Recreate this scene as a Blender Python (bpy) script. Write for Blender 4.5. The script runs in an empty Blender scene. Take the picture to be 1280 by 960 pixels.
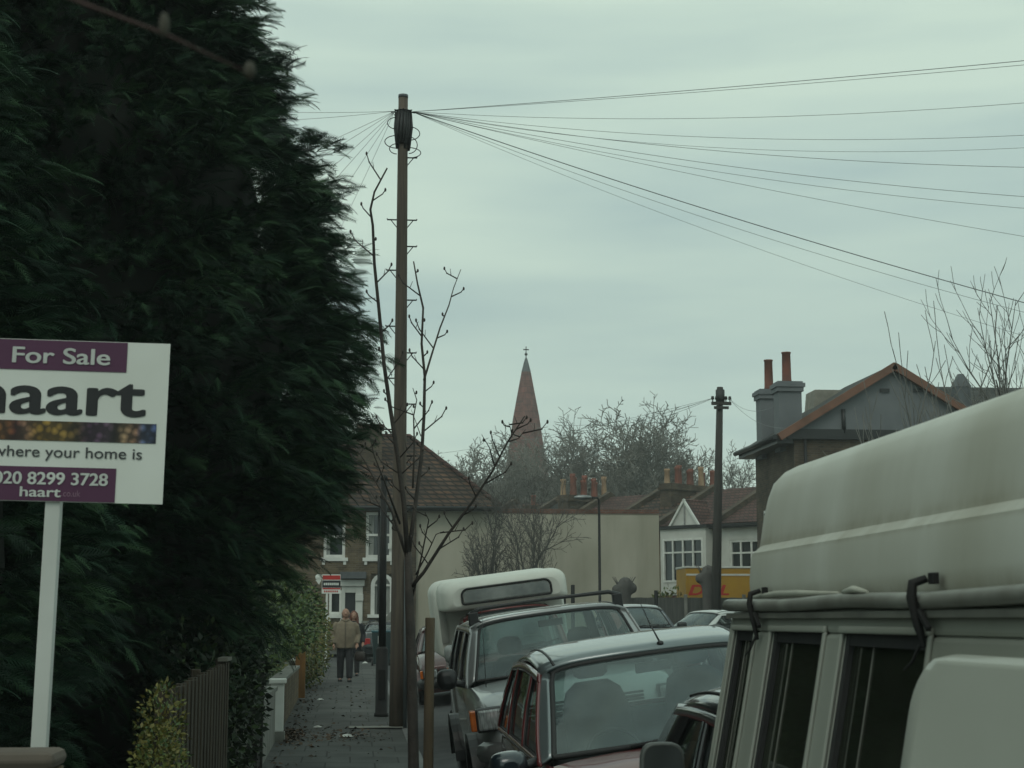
import bpy, math, random
import numpy as np
from mathutils import Vector, Matrix, Euler

random.seed(7)
rng = np.random.default_rng(7)
S = bpy.context.scene
COL = S.collection
R = math.radians
PI = math.pi

# ------------------------------------------------------------------ camera
CAMZ = 2.0
F_PX = 2000.0
PHI = math.atan(295.0 / F_PX)                 # pitch up
THE = math.atan(200.0 / F_PX * math.cos(PHI))  # yaw to the right of the street axis
cd = bpy.data.cameras.new('camera')
cam = bpy.data.objects.new('camera', cd)
COL.objects.link(cam)
cam.location = (0, 0, CAMZ)
cam.rotation_euler = Euler((PI / 2 + PHI, 0, -THE), 'XYZ')
cd.sensor_width = 36.0
cd.lens = 36.0 * F_PX / 1280.0
cd.clip_start = 0.05
cd.clip_end = 6000
cd.dof.use_dof = True
cd.dof.focus_distance = 18.0
cd.dof.aperture_fstop = 10.0
S.camera = cam

# ------------------------------------------------------------------ world, sun, exposure
SUN_EL, SUN_AZ = R(50), R(205)                # behind and a little left of the viewer
w = bpy.data.worlds.new('World'); S.world = w
w.use_nodes = True
nt = w.node_tree; nt.nodes.clear()
def N(t, typ, **kw):
    n = t.nodes.new(typ)
    for k, v in kw.items(): setattr(n, k, v)
    return n
def L(t, a, b): t.links.new(a, b)
out = N(nt, 'ShaderNodeOutputWorld'); bg = N(nt, 'ShaderNodeBackground'); bg.inputs['Strength'].default_value = 0.1
sky = N(nt, 'ShaderNodeTexSky', sky_type='NISHITA', sun_disc=False)
sky.sun_elevation = SUN_EL; sky.sun_rotation = SUN_AZ
sky.air_density = 1.0; sky.dust_density = 4.0
tc = N(nt, 'ShaderNodeTexCoord')
mp = N(nt, 'ShaderNodeMapping'); mp.inputs['Scale'].default_value = (1.0, 1.0, 7.0)
L(nt, tc.outputs['Generated'], mp.inputs['Vector'])
no = N(nt, 'ShaderNodeTexNoise'); no.inputs['Scale'].default_value = 1.7; no.inputs['Detail'].default_value = 5; no.inputs['Roughness'].default_value = 0.5
L(nt, mp.outputs['Vector'], no.inputs['Vector'])
cr = N(nt, 'ShaderNodeValToRGB')                # cloud deck, light and darker streaks
cr.color_ramp.elements[0].position = 0.36; cr.color_ramp.elements[0].color = (0.285, 0.383, 0.375, 1)
cr.color_ramp.elements[1].position = 0.62; cr.color_ramp.elements[1].color = (0.43, 0.535, 0.46, 1)
L(nt, no.outputs['Fac'], cr.inputs['Fac'])
sx = N(nt, 'ShaderNodeSeparateXYZ'); L(nt, tc.outputs['Generated'], sx.inputs['Vector'])
mr = N(nt, 'ShaderNodeMapRange', interpolation_type='SMOOTHSTEP')   # overcast sky: brighter overhead
mr.inputs['From Min'].default_value = 0.35; mr.inputs['From Max'].default_value = 0.95
mr.inputs['To Min'].default_value = 13.6; mr.inputs['To Max'].default_value = 14.0
L(nt, sx.outputs['Z'], mr.inputs['Value'])
vm = N(nt, 'ShaderNodeVectorMath', operation='SCALE')
L(nt, cr.outputs['Color'], vm.inputs[0]); L(nt, mr.outputs['Result'], vm.inputs['Scale'])
mx = N(nt, 'ShaderNodeMix', data_type='RGBA'); mx.inputs['Factor'].default_value = 0.96
L(nt, sky.outputs['Color'], mx.inputs[6]); L(nt, vm.outputs[0], mx.inputs[7])
L(nt, mx.outputs[2], bg.inputs['Color']); L(nt, bg.outputs[0], out.inputs['Surface'])

ld = bpy.data.lights.new('sun', 'SUN'); ld.energy = 0.5; ld.angle = R(25); ld.color = (1.0, 0.97, 0.88)
sun = bpy.data.objects.new('sun', ld); COL.objects.link(sun)
d = Vector((math.sin(SUN_AZ) * math.cos(SUN_EL), math.cos(SUN_AZ) * math.cos(SUN_EL), math.sin(SUN_EL)))
sun.rotation_euler = d.to_track_quat('Z', 'Y').to_euler(); sun.location = (0, -10, 40)

vs = S.view_settings
vs.view_transform = 'Standard'; vs.look = 'None'; vs.exposure = 0.12; vs.gamma = 1.0; vs.use_curve_mapping = False
S.cycles.max_bounces = 8; S.cycles.transparent_max_bounces = 24
S.cycles.use_denoising = True

# ------------------------------------------------------------------ helpers
FW = Vector((math.sin(THE) * math.cos(PHI), math.cos(THE) * math.cos(PHI), math.sin(PHI)))
RT = Vector((math.cos(THE), -math.sin(THE), 0))
UP = RT.cross(FW)
def at(px, py, Y):
    """point of the place at world distance Y, measured off the photograph"""
    dd = FW + RT * ((px - 640) / F_PX) + UP * ((480 - py) / F_PX)
    return Vector((0, 0, CAMZ)) + dd * (Y / dd.y)
def g(Y):                                          # the street climbs gently and levels out
    return 0.0125 * min(max(Y, -40), 64)
def roadz(X):                                      # steep camber down to the kerb
    if X < 3.4: return -0.12 + 0.1317 * (X - 0.95)
    if X < 5.4: return 0.203 + 0.03 * math.sin((X - 3.4) / 2 * PI / 2)
    return 0.233 - 0.28 * ((X - 5.4) / 4.1) ** 1.5

_mats = {}
def M(name, col, rough=0.75, col2=None, scale=4.0, detail=4, metal=0.0, coat=0.0, bump=0.0, spec=0.5, stretch=(1, 1, 1), lo=0.35, hi=0.65, bscale=None):
    if name in _mats: return _mats[name]
    m = bpy.data.materials.new(name); m.use_nodes = True; t = m.node_tree
    b = t.nodes['Principled BSDF']
    b.inputs['Roughness'].default_value = rough; b.inputs['Metallic'].default_value = metal
    b.inputs['Coat Weight'].default_value = coat; b.inputs['Coat Roughness'].default_value = 0.06
    b.inputs['Specular IOR Level'].default_value = spec
    if col2 is None: col2 = tuple(c * 0.75 for c in col)
    tc = N(t, 'ShaderNodeTexCoord'); mp = N(t, 'ShaderNodeMapping'); mp.inputs['Scale'].default_value = stretch
    L(t, tc.outputs['Object'], mp.inputs['Vector'])
    n = N(t, 'ShaderNodeTexNoise'); n.inputs['Scale'].default_value = scale; n.inputs['Detail'].default_value = detail
    L(t, mp.outputs['Vector'], n.inputs['Vector'])
    r = N(t, 'ShaderNodeMapRange'); r.inputs['From Min'].default_value = lo; r.inputs['From Max'].default_value = hi
    L(t, n.outputs['Fac'], r.inputs['Value'])
    x = N(t, 'ShaderNodeMix', data_type='RGBA'); x.inputs[6].default_value = (*col, 1); x.inputs[7].default_value = (*col2, 1)
    L(t, r.outputs['Result'], x.inputs['Factor']); L(t, x.outputs[2], b.inputs['Base Color'])
    if bump:
        n2 = N(t, 'ShaderNodeTexNoise'); n2.inputs['Scale'].default_value = bscale or scale * 6; n2.inputs['Detail'].default_value = 4
        L(t, mp.outputs['Vector'], n2.inputs['Vector'])
        bp = N(t, 'ShaderNodeBump'); bp.inputs['Strength'].default_value = bump; bp.inputs['Distance'].default_value = 0.02
        L(t, n2.outputs['Fac'], bp.inputs['Height']); L(t, bp.outputs['Normal'], b.inputs['Normal'])
    _mats[name] = m
    return m

def Mbrick(name, c1, c2, mortar, bw=0.225, bh=0.075, ms=0.01, rough=0.85, zk=1.0, bump=0.4, axes='wall', off=0.5):
    """courses laid in the object's own coordinates: (x+y, z) on walls and roofs, (x, y) on paving"""
    if name in _mats: return _mats[name]
    m = bpy.data.materials.new(name); m.use_nodes = True; t = m.node_tree
    b = t.nodes['Principled BSDF']; b.inputs['Roughness'].default_value = rough; b.inputs['Specular IOR Level'].default_value = 0.3
    tc = N(t, 'ShaderNodeTexCoord'); sp = N(t, 'ShaderNodeSeparateXYZ'); cb = N(t, 'ShaderNodeCombineXYZ')
    L(t, tc.outputs['Object'], sp.inputs[0])
    if axes == 'wall':
        ad = N(t, 'ShaderNodeMath', operation='ADD'); L(t, sp.outputs['X'], ad.inputs[0]); L(t, sp.outputs['Y'], ad.inputs[1])
        L(t, ad.outputs[0], cb.inputs['X'])
        mu = N(t, 'ShaderNodeMath', operation='MULTIPLY'); mu.inputs[1].default_value = zk; L(t, sp.outputs['Z'], mu.inputs[0]); L(t, mu.outputs[0], cb.inputs['Y'])
    else:
        L(t, sp.outputs['X'], cb.inputs['X']); L(t, sp.outputs['Y'], cb.inputs['Y'])
    br = N(t, 'ShaderNodeTexBrick'); br.offset = off
    br.inputs['Scale'].default_value = 1; br.inputs['Brick Width'].default_value = bw; br.inputs['Row Height'].default_value = bh
    br.inputs['Mortar Size'].default_value = ms; br.inputs['Mortar Smooth'].default_value = 0.2; br.inputs['Bias'].default_value = 0
    br.inputs['Color1'].default_value = (*c1, 1); br.inputs['Color2'].default_value = (*c2, 1); br.inputs['Mortar'].default_value = (*mortar, 1)
    L(t, cb.outputs[0], br.inputs['Vector'])
    n = N(t, 'ShaderNodeTexNoise'); n.inputs['Scale'].default_value = 1.3; n.inputs['Detail'].default_value = 6; L(t, tc.outputs['Object'], n.inputs['Vector'])
    r = N(t, 'ShaderNodeMapRange'); r.inputs['From Min'].default_value = 0.3; r.inputs['From Max'].default_value = 0.7; r.inputs['To Min'].default_value = 0.55; r.inputs['To Max'].default_value = 1.25
    L(t, n.outputs['Fac'], r.inputs['Value'])
    sc = N(t, 'ShaderNodeVectorMath', operation='SCALE'); L(t, br.outputs['Color'], sc.inputs[0]); L(t, r.outputs['Result'], sc.inputs['Scale'])
    L(t, sc.outputs[0], b.inputs['Base Color'])
    bp = N(t, 'ShaderNodeBump'); bp.inputs['Strength'].default_value = bump; bp.inputs['Distance'].default_value = 0.02; bp.invert = True
    L(t, br.outputs['Fac'], bp.inputs['Height']); L(t, bp.outputs['Normal'], b.inputs['Normal'])
    _mats[name] = m
    return m

def Mglass(name, tint=(0.62, 0.72, 0.70), dust_and_sheen=0.10, dcol=(0.42, 0.5, 0.48), ior=1.5):
    if name in _mats: return _mats[name]
    m = bpy.data.materials.new(name); m.use_nodes = True; t = m.node_tree; t.nodes.clear()
    o = N(t, 'ShaderNodeOutputMaterial'); tr = N(t, 'ShaderNodeBsdfTransparent'); tr.inputs[0].default_value = (*tint, 1)
    df = N(t, 'ShaderNodeBsdfDiffuse'); df.inputs[0].default_value = (*dcol, 1)
    gl = N(t, 'ShaderNodeBsdfGlossy'); gl.inputs['Roughness'].default_value = 0.03; gl.inputs[0].default_value = (0.95, 0.97, 0.97, 1)
    fr = N(t, 'ShaderNodeFresnel'); fr.inputs['IOR'].default_value = ior
    n = N(t, 'ShaderNodeTexNoise'); n.inputs['Scale'].default_value = 3; n.inputs['Detail'].default_value = 5
    tcn = N(t, 'ShaderNodeTexCoord'); L(t, tcn.outputs['Object'], n.inputs['Vector'])
    r = N(t, 'ShaderNodeMapRange'); r.inputs['From Min'].default_value = 0.3; r.inputs['From Max'].default_value = 0.75
    r.inputs['To Min'].default_value = dust_and_sheen * 0.6; r.inputs['To Max'].default_value = dust_and_sheen * 1.5; L(t, n.outputs['Fac'], r.inputs['Value'])
    a = N(t, 'ShaderNodeMixShader'); L(t, r.outputs['Result'], a.inputs[0]); L(t, tr.outputs[0], a.inputs[1]); L(t, df.outputs[0], a.inputs[2])
    b = N(t, 'ShaderNodeMixShader'); L(t, fr.outputs[0], b.inputs[0]); L(t, a.outputs[0], b.inputs[1]); L(t, gl.outputs[0], b.inputs[2])
    L(t, b.outputs[0], o.inputs['Surface'])
    _mats[name] = m
    return m

class MB:
    """collects shapes, then links them as ONE mesh object"""
    def __init__(s): s.v = []; s.f = []; s.m = []; s.sm = []
    def add(s, vs_, fs, mat=0, smooth=False):
        o = len(s.v); s.v += [tuple(p) for p in vs_]
        for f in fs: s.f.append([i + o for i in f]); s.m.append(mat); s.sm.append(smooth)
        return s
    def box(s, x0, x1, y0, y1, z0, z1, mat=0, X=None):
        p = [Vector(q) for q in ((x0,y0,z0),(x1,y0,z0),(x1,y1,z0),(x0,y1,z0),(x0,y0,z1),(x1,y0,z1),(x1,y1,z1),(x0,y1,z1))]
        if X is not None: p = [X @ q for q in p]
        return s.add(p, [(0,3,2,1),(4,5,6,7),(0,1,5,4),(1,2,6,5),(2,3,7,6),(3,0,4,7)], mat)
    def cbox(s, c, sz, mat=0, rot=None):
        X = Matrix.Translation(c)
        if rot: X = X @ Euler(rot).to_matrix().to_4x4()
        a, b, c_ = (q / 2 for q in sz)
        return s.box(-a, a, -b, b, -c_, c_, mat, X)
    def tube(s, pts, r, n=8, mat=0, cap=True, smooth=True, flat=None):
        pts = [Vector(p) for p in pts]; k = len(pts)
        rs = [r] * k if isinstance(r, (int, float)) else list(r)
        vs_ = []; prev = None
        for i, p in enumerate(pts):
            t = (pts[min(i + 1, k - 1)] - pts[max(i - 1, 0)]).normalized()
            if prev is None:
                a = Vector((0, 0, 1)) if abs(t.z) < 0.9 else Vector((1, 0, 0))
                u = t.cross(a).normalized()
            else: u = (prev - t * prev.dot(t)).normalized()
            prev = u; v = t.cross(u)
            for j in range(n):
                an = 2 * PI * j / n
                vs_.append(p + (u * math.cos(an) + v * math.sin(an) * (flat or 1)) * rs[i])
        fs = [(i * n + j, i * n + (j + 1) % n, (i + 1) * n + (j + 1) % n, (i + 1) * n + j) for i in range(k - 1) for j in range(n)]
        s.add(vs_, fs, mat, smooth)
        if cap:
            o = len(s.v) - len(vs_)
            s.f.append([o + j for j in reversed(range(n))]); s.m.append(mat); s.sm.append(False)
            s.f.append([o + (k - 1) * n + j for j in range(n)]); s.m.append(mat); s.sm.append(False)
        return s
    def rings(s, rings, mat=0, smooth=True, cap=True):
        n = len(rings[0]); k = len(rings)
        vs_ = [p for r_ in rings for p in r_]
        fs = [(i * n + j, i * n + (j + 1) % n, (i + 1) * n + (j + 1) % n, (i + 1) * n + j) for i in range(k - 1) for j in range(n)]
        o = len(s.v); s.add(vs_, fs, mat, smooth)
        if cap:
            s.f.append([o + j for j in reversed(range(n))]); s.m.append(mat); s.sm.append(False)
            s.f.append([o + (k - 1) * n + j for j in range(n)]); s.m.append(mat); s.sm.append(False)
        return s
    def ell(s, path, n=14, mat=0):
        """horizontal elliptical rings: path = [(x, y, z, rx, ry)]"""
        return s.rings([[(x + rx * math.cos(2*PI*j/n), y + ry * math.sin(2*PI*j/n), z) for j in range(n)] for x, y, z, rx, ry in path], mat)
    def sph(s, c, rad, nu=14, nv=8, mat=0):
        c = Vector(c); rx, ry, rz = rad if not isinstance(rad, (int, float)) else (rad,) * 3
        rg = [[c + Vector((rx*math.sin(a)*math.cos(2*PI*j/nu), ry*math.sin(a)*math.sin(2*PI*j/nu), -rz*math.cos(a))) for j in range(nu)] for a in [PI*(i+0.02)/(nv+0.04) for i in range(nv+1)]]
        return s.rings(rg, mat)
    def prism(s, poly, axis, a, b, mat=0, smooth=False):
        n = len(poly)
        def P(q, h):
            return {'x': (h, q[0], q[1]), 'y': (q[0], h, q[1]), 'z': (q[0], q[1], h)}[axis]
        vs_ = [P(q, a) for q in poly] + [P(q, b) for q in poly]
        fs = [list(range(n)), list(range(2*n-1, n-1, -1))] + [(i, i + n, (i+1) % n + n, (i+1) % n) for i in range(n)]
        return s.add(vs_, fs, mat, smooth)
    def grid(s, fn, nu, nv, mat=0, smooth=True):
        vs_ = [fn(i / nu, j / nv) for j in range(nv + 1) for i in range(nu + 1)]
        fs = [(j*(nu+1)+i, j*(nu+1)+i+1, (j+1)*(nu+1)+i+1, (j+1)*(nu+1)+i) for j in range(nv) for i in range(nu)]
        return s.add(vs_, fs, mat, smooth)
    def build(s, name, mats, parent=None, bevel=0, solid=0, seg=2, fix=True, sub=0, remesh=0, loc=None):
        me = bpy.data.meshes.new(name)
        me.from_pydata(s.v, [], s.f)
        if not isinstance(mats, (list, tuple)): mats = [mats]
        for m in mats: me.materials.append(m)
        me.polygons.foreach_set('material_index', s.m); me.polygons.foreach_set('use_smooth', s.sm)
        if fix:
            import bmesh
            bm = bmesh.new(); bm.from_mesh(me); bmesh.ops.recalc_face_normals(bm, faces=bm.faces); bm.to_mesh(me); bm.free()
        me.update()
        o = bpy.data.objects.new(name, me); COL.objects.link(o)
        if parent: o.parent = parent
        if loc: o.location = loc
        if remesh:
            md = o.modifiers.new('remesh', 'REMESH'); md.mode = 'VOXEL'; md.voxel_size = remesh; md.use_smooth_shade = True
            md = o.modifiers.new('smooth', 'SMOOTH'); md.factor = 0.5; md.iterations = 4
        if solid:
            md = o.modifiers.new('solid', 'SOLIDIFY'); md.thickness = solid; md.offset = 0
        if bevel:
            md = o.modifiers.new('bevel', 'BEVEL'); md.width = bevel; md.segments = seg; md.limit_method = 'ANGLE'; md.angle_limit = R(35)
        if sub:
            md = o.modifiers.new('sub', 'SUBSURF'); md.levels = sub; md.render_levels = sub
        return o

def fast_mesh(name, V, Fc, mats, parent=None, midx=None, smooth=False):
    """many equal-sided faces straight from arrays"""
    me = bpy.data.meshes.new(name)
    V = np.asarray(V, np.float32); Fc = np.asarray(Fc, np.int32); k = Fc.shape[1]
    me.vertices.add(len(V)); me.vertices.foreach_set('co', V.ravel())
    me.loops.add(Fc.size); me.loops.foreach_set('vertex_index', Fc.ravel())
    me.polygons.add(len(Fc)); me.polygons.foreach_set('loop_start', np.arange(0, Fc.size, k, dtype=np.int32))
    for m in (mats if isinstance(mats, (list, tuple)) else [mats]): me.materials.append(m)
    if midx is not None: me.polygons.foreach_set('material_index', np.asarray(midx, np.int32))
    if smooth: me.polygons.foreach_set('use_smooth', np.ones(len(Fc), bool))
    me.update(calc_edges=True); me.validate()
    o = bpy.data.objects.new(name, me); COL.objects.link(o)
    if parent: o.parent = parent
    return o

def tag(o, label, cat, group=None, kind=None):
    o['label'] = label; o['category'] = cat
    if group: o['group'] = group
    if kind: o['kind'] = kind
    return o
def thing(name, label, cat, loc=(0, 0, 0), rot=(0, 0, 0), group=None):
    o = bpy.data.objects.new(name, None); COL.objects.link(o)
    o.location = loc; o.rotation_euler = rot; o.empty_display_size = 0.2
    return tag(o, label, cat, group)
def struct(o, kind='structure'):
    o['kind'] = kind; return o

def text_mesh(body, mat, parent, x0, x1, z0, z1, y, bold=0.0, depth=0.0006, name='lettering', shear=0.0):
    """letters fitted in a box of the parent's xz plane, facing -y; bold = stroke thickening in metres"""
    cu = bpy.data.curves.new('t', 'FONT'); cu.body = body; cu.extrude = 0; cu.shear = shear
    o = bpy.data.objects.new('t', cu); COL.objects.link(o)
    dg = bpy.context.evaluated_depsgraph_get(); dg.update()
    me0 = bpy.data.meshes.new_from_object(o.evaluated_get(dg))
    bpy.data.objects.remove(o); bpy.data.curves.remove(cu)
    co = np.array([v.co for v in me0.vertices]); mn, mxx = co.min(0), co.max(0)
    px = x0 + bold + (co[:, 0] - mn[0]) / (mxx[0] - mn[0]) * (x1 - x0 - 2 * bold)
    pz = z0 + bold * .5 + (co[:, 1] - mn[1]) / (mxx[1] - mn[1]) * (z1 - z0 - bold)
    fs = [list(p.vertices) for p in me0.polygons]; bpy.data.meshes.remove(me0)
    mb = MB()
    sh = [(0, 0)] if not bold else [(bold * math.cos(k * PI / 4), bold * .5 * math.sin(k * PI / 4)) for k in range(8)] + [(0, 0)]
    for k, (dx, dz) in enumerate(sh): mb.add([(a + dx, y - .0002 * k, b + dz) for a, b in zip(px, pz)], fs)
    return mb.build(name, mat, parent, fix=False)

# ------------------------------------------------------------------ materials
ASPH = M('asphalt', (0.055, 0.055, 0.055), 0.9, (0.035, 0.036, 0.038), 3, bump=0.4, bscale=60)
PAVE = Mbrick('paving_flags', (0.085, 0.085, 0.08), (0.065, 0.066, 0.063), (0.03, 0.03, 0.028), 0.6, 0.75, 0.012, axes='floor', bump=0.3)
KERB = M('kerb_stone', (0.17, 0.17, 0.165), 0.85, (0.1, 0.1, 0.1), 3, bump=0.3)
SOIL = M('garden_soil', (0.05, 0.045, 0.03), 0.95, (0.03, 0.04, 0.018), 1.5, bump=0.6)
EARTH = M('far_ground', (0.07, 0.075, 0.05), 0.95, (0.05, 0.055, 0.04), 0.05)
STOCK = Mbrick('stock_brick', (0.17, 0.125, 0.072), (0.10, 0.072, 0.045), (0.15, 0.13, 0.1), 0.225, 0.075)
REDBR = Mbrick('red_brick', (0.22, 0.09, 0.06), (0.14, 0.06, 0.045), (0.16, 0.14, 0.12), 0.225, 0.075)
DRKBR = Mbrick('sooty_brick', (0.12, 0.085, 0.055), (0.07, 0.052, 0.038), (0.1, 0.09, 0.075), 0.225, 0.075)
TILE = Mbrick('clay_tile', (0.125, 0.068, 0.043), (0.065, 0.042, 0.032), (0.02, 0.016, 0.013), 0.34, 0.2, 0.045, bump=1.0)
TILE2 = Mbrick('dull_red_tile', (0.125, 0.06, 0.05), (0.075, 0.042, 0.036), (0.025, 0.018, 0.016), 0.25, 0.16, 0.02, bump=0.8)
SLATE = Mbrick('grey_slate', (0.075, 0.075, 0.07), (0.05, 0.052, 0.05), (0.02, 0.02, 0.02), 0.3, 0.16, 0.012, bump=0.7)
CREAM = M('cream_render', (0.47, 0.44, 0.36), 0.9, (0.38, 0.355, 0.28), 0.7, 6, bump=0.15, stretch=(1, 1, 0.5))
q = CREAM.node_tree; b = q.nodes['Principled BSDF']; src = b.inputs['Base Color'].links[0].from_socket    # damp streaks and patches
tcn = N(q, 'ShaderNodeTexCoord'); mpp = N(q, 'ShaderNodeMapping'); mpp.inputs['Scale'].default_value = (1.6, 1, .16); nz_ = N(q, 'ShaderNodeTexNoise'); nz_.inputs['Scale'].default_value = 1.0; nz_.inputs['Detail'].default_value = 7; nz_.inputs['Roughness'].default_value = .65
L(q, tcn.outputs['Object'], mpp.inputs[0]); L(q, mpp.outputs[0], nz_.inputs[0])
nr = N(q, 'ShaderNodeMapRange'); nr.inputs['From Min'].default_value = .5; nr.inputs['From Max'].default_value = .78; nr.inputs['To Max'].default_value = .35; L(q, nz_.outputs['Fac'], nr.inputs['Value'])
mxx_ = N(q, 'ShaderNodeMix', data_type='RGBA'); mxx_.inputs[7].default_value = (.20, .18, .13, 1); L(q, nr.outputs['Result'], mxx_.inputs['Factor']); L(q, src, mxx_.inputs[6]); L(q, mxx_.outputs[2], b.inputs['Base Color'])
GREYR = M('grey_render', (0.17, 0.18, 0.19), 0.9, (0.14, 0.15, 0.16), 1.2, 6, bump=0.15)
WHITE = M('white_paint', (0.72, 0.72, 0.68), 0.5, (0.60, 0.60, 0.56), 3)
WREND = M('white_render', (0.62, 0.62, 0.58), 0.85, (0.5, 0.5, 0.46), 1)
LEAD = M('lead', (0.10, 0.11, 0.12), 0.6, (0.07, 0.075, 0.08), 3)
POT = M('terracotta', (0.23, 0.08, 0.055), 0.8, (0.15, 0.06, 0.042), 2)
BUFFPOT = M('buff_pot', (0.38, 0.25, 0.15), 0.8, (0.28, 0.18, 0.11), 2)
VERGE = M('clay_verge', (0.21, 0.10, 0.065), 0.8, (0.15, 0.075, 0.05), 2)
BLACK = M('black_plastic', (0.018, 0.019, 0.02), 0.45, (0.012, 0.012, 0.013), 4)
RUBBER = M('rubber', (0.012, 0.012, 0.013), 0.7, (0.018, 0.018, 0.018), 6)
IRON = M('black_iron', (0.014, 0.015, 0.016), 0.6, (0.022, 0.02, 0.019), 5, spec=.2)
STEEL = M('grey_steel', (0.28, 0.29, 0.29), 0.4, (0.2, 0.2, 0.2), 6, metal=0.8)
ALU = M('dull_aluminium', (0.30, 0.30, 0.27), 0.5, (0.2, 0.195, 0.17), 6, metal=0.4)
WINDK = M('dark_window', (0.012, 0.016, 0.018), 0.08, (0.02, 0.024, 0.026), 1.5, spec=0.8)
CURT = M('net_curtain', (0.3, 0.31, 0.29), 0.9, (0.22, 0.23, 0.21), 8, stretch=(3, 3, 0.3))
POLEW = M('weathered_pole', (0.115, 0.09, 0.068), 0.85, (0.07, 0.055, 0.045), 3, stretch=(6, 6, 0.4), bump=0.5)
DARKW = M('creosoted_pole', (0.045, 0.04, 0.035), 0.85, (0.03, 0.027, 0.024), 3, stretch=(6, 6, 0.4), bump=0.4)
BARK = M('smooth_bark', (0.06, 0.05, 0.042), 0.85, (0.035, 0.03, 0.027), 9, bump=0.4)
TWIG = M('grey_twig', (0.20, 0.19, 0.175), 0.9, (0.12, 0.118, 0.105), 2)
FARTWIG = M('lichened_twig', (0.25, 0.24, 0.21), 0.9, (0.15, 0.142, 0.125), 0.35)
DKTWIG = M('dark_twig', (0.075, 0.07, 0.064), 0.9, (0.10, 0.095, 0.088), 2)
STAKE = M('stake_wood', (0.105, 0.075, 0.042), 0.85, (0.07, 0.052, 0.032), 4, stretch=(8, 8, 0.5), bump=0.3)
FENCEW = M('fence_boards', (0.075, 0.058, 0.038), 0.9, (0.035, 0.029, 0.021), 3, stretch=(9, 9, 0.5), bump=0.5)
GREYW = M('grey_fence_boards', (0.105, 0.11, 0.10), 0.9, (0.065, 0.068, 0.063), 2, stretch=(7, 7, 0.5), bump=0.4)
ORGW = M('orange_stained_wood', (0.22, 0.105, 0.025), 0.8, (0.15, 0.07, 0.02), 4, stretch=(6, 6, 0.5))
CONC = M('concrete', (0.24, 0.24, 0.215), 0.9, (0.16, 0.16, 0.14), 3, bump=0.3)
CAB = M('cable_black', (0.022, 0.023, 0.024), 0.6, (0.03, 0.03, 0.03), 8)
WIREM = M('telephone_wire', (0.17, 0.18, 0.18), 0.6, (0.2, 0.21, 0.21), 1)
GLASS = Mglass('car_glass', (0.60, 0.72, 0.70), 0.17, (0.34, 0.44, 0.44))
SIDEGL = Mglass('side_glass', (0.62, 0.72, 0.69), 0.03, (0.2, 0.25, 0.24))
VANGL = Mglass('van_glass', (0.45, 0.5, 0.42), 0.14, (0.13, 0.15, 0.105))  # greenish brown film: hedge reflections put into the glass colour
SEATM = M('grey_seat', (0.035, 0.038, 0.04), 0.9, (0.05, 0.052, 0.055), 12)
DASH = M('dashboard', (0.025, 0.026, 0.028), 0.8, (0.035, 0.035, 0.036), 8)
LAMPG = M('lamp_glass', (0.30, 0.32, 0.32), 0.12, (0.14, 0.15, 0.15), 14, coat=1.0, stretch=(6, 1, 1))
AMBER = M('amber_lens', (0.55, 0.13, 0.015), 0.25, (0.4, 0.09, 0.01), 12, coat=0.6)
REDL = M('red_lens', (0.42, 0.02, 0.02), 0.25, (0.3, 0.015, 0.015), 12, coat=0.6)
CHROME = M('chrome', (0.6, 0.6, 0.6), 0.15, (0.5, 0.5, 0.5), 4, metal=1.0)
def paint(name, col, metal=0.3, rough=0.4):
    return M(name, col, rough, tuple(c * 0.9 for c in col), 1.5, metal=metal, coat=1.0)

# ------------------------------------------------------------------ the ground
def strip(name, mat, xs, y0, y1, ny, zf, parent=None):
    mb = MB(); ys = [y0 + (y1 - y0) * j / ny for j in range(ny + 1)]; n = len(xs)
    mb.add([(x, y, zf(x, y)) for y in ys for x in xs], [(j*n+i, j*n+i+1, (j+1)*n+i+1, (j+1)*n+i) for j in range(ny) for i in range(n-1)], 0, True)
    return struct(mb.build(name, mat, parent))
mb = MB()
ys = [-300, -40, 0, 32, 64, 120, 400, 3000]
xs = [-2500, -200, 200, 2500]
mb.add([(x, y, g(y) - 0.35) for y in ys for x in xs], [(j*4+i, j*4+i+1, (j+1)*4+i+1, (j+1)*4+i) for j in range(len(ys)-1) for i in range(3)], 0)
struct(mb.build('ground', EARTH))
strip('pavement', PAVE, [-1.12, 0.80], -8, 52, 12, lambda x, y: g(y) + 0.012 * (0.8 - x))
strip('road', ASPH, [0.92, 1.6, 2.4, 3.4, 3.9, 4.4, 5.0, 5.4, 6.2, 7.2, 8.2, 9.5], -8, 52.2, 14, lambda x, y: g(y) + roadz(x))
strip('side_road', ASPH, [-30, 50], 52, 58.4, 4, lambda x, y: g(y) - 0.06)
strip('far_pavement', PAVE, [9.62, 11.4], -8, 52, 12, lambda x, y: g(y) + 0.07)
strip('house_pavement', PAVE, [-30, 50], 58.6, 61.8, 4, lambda x, y: g(y) + 0.06)
strip('garden_ground', SOIL, [-40, -1.12], -8, 52, 12, lambda x, y: g(y) + 0.03)
strip('verge_ground', SOIL, [11.4, 60], -8, 52, 12, lambda x, y: g(y) + 0.05)
strip('plot_ground', SOIL, [-40, 60], 61.8, 110, 6, lambda x, y: g(y) + 0.05)
mb = MB()
for i in range(66):                                   # kerb stones, with their joints
    y = -8 + i * 0.91
    mb.add([(x, yy, g(yy) + z) for yy in (y, y + 0.895) for x, z in ((0.8, -0.3), (0.8, 0.008), (0.915, 0.0), (0.93, -0.015), (0.95, -0.3))],
           [(0,1,6,5),(1,2,7,6),(2,3,8,7),(3,4,9,8),(0,4,3,2,1),(5,6,7,8,9)])
struct(mb.build('kerb', KERB))
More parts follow.
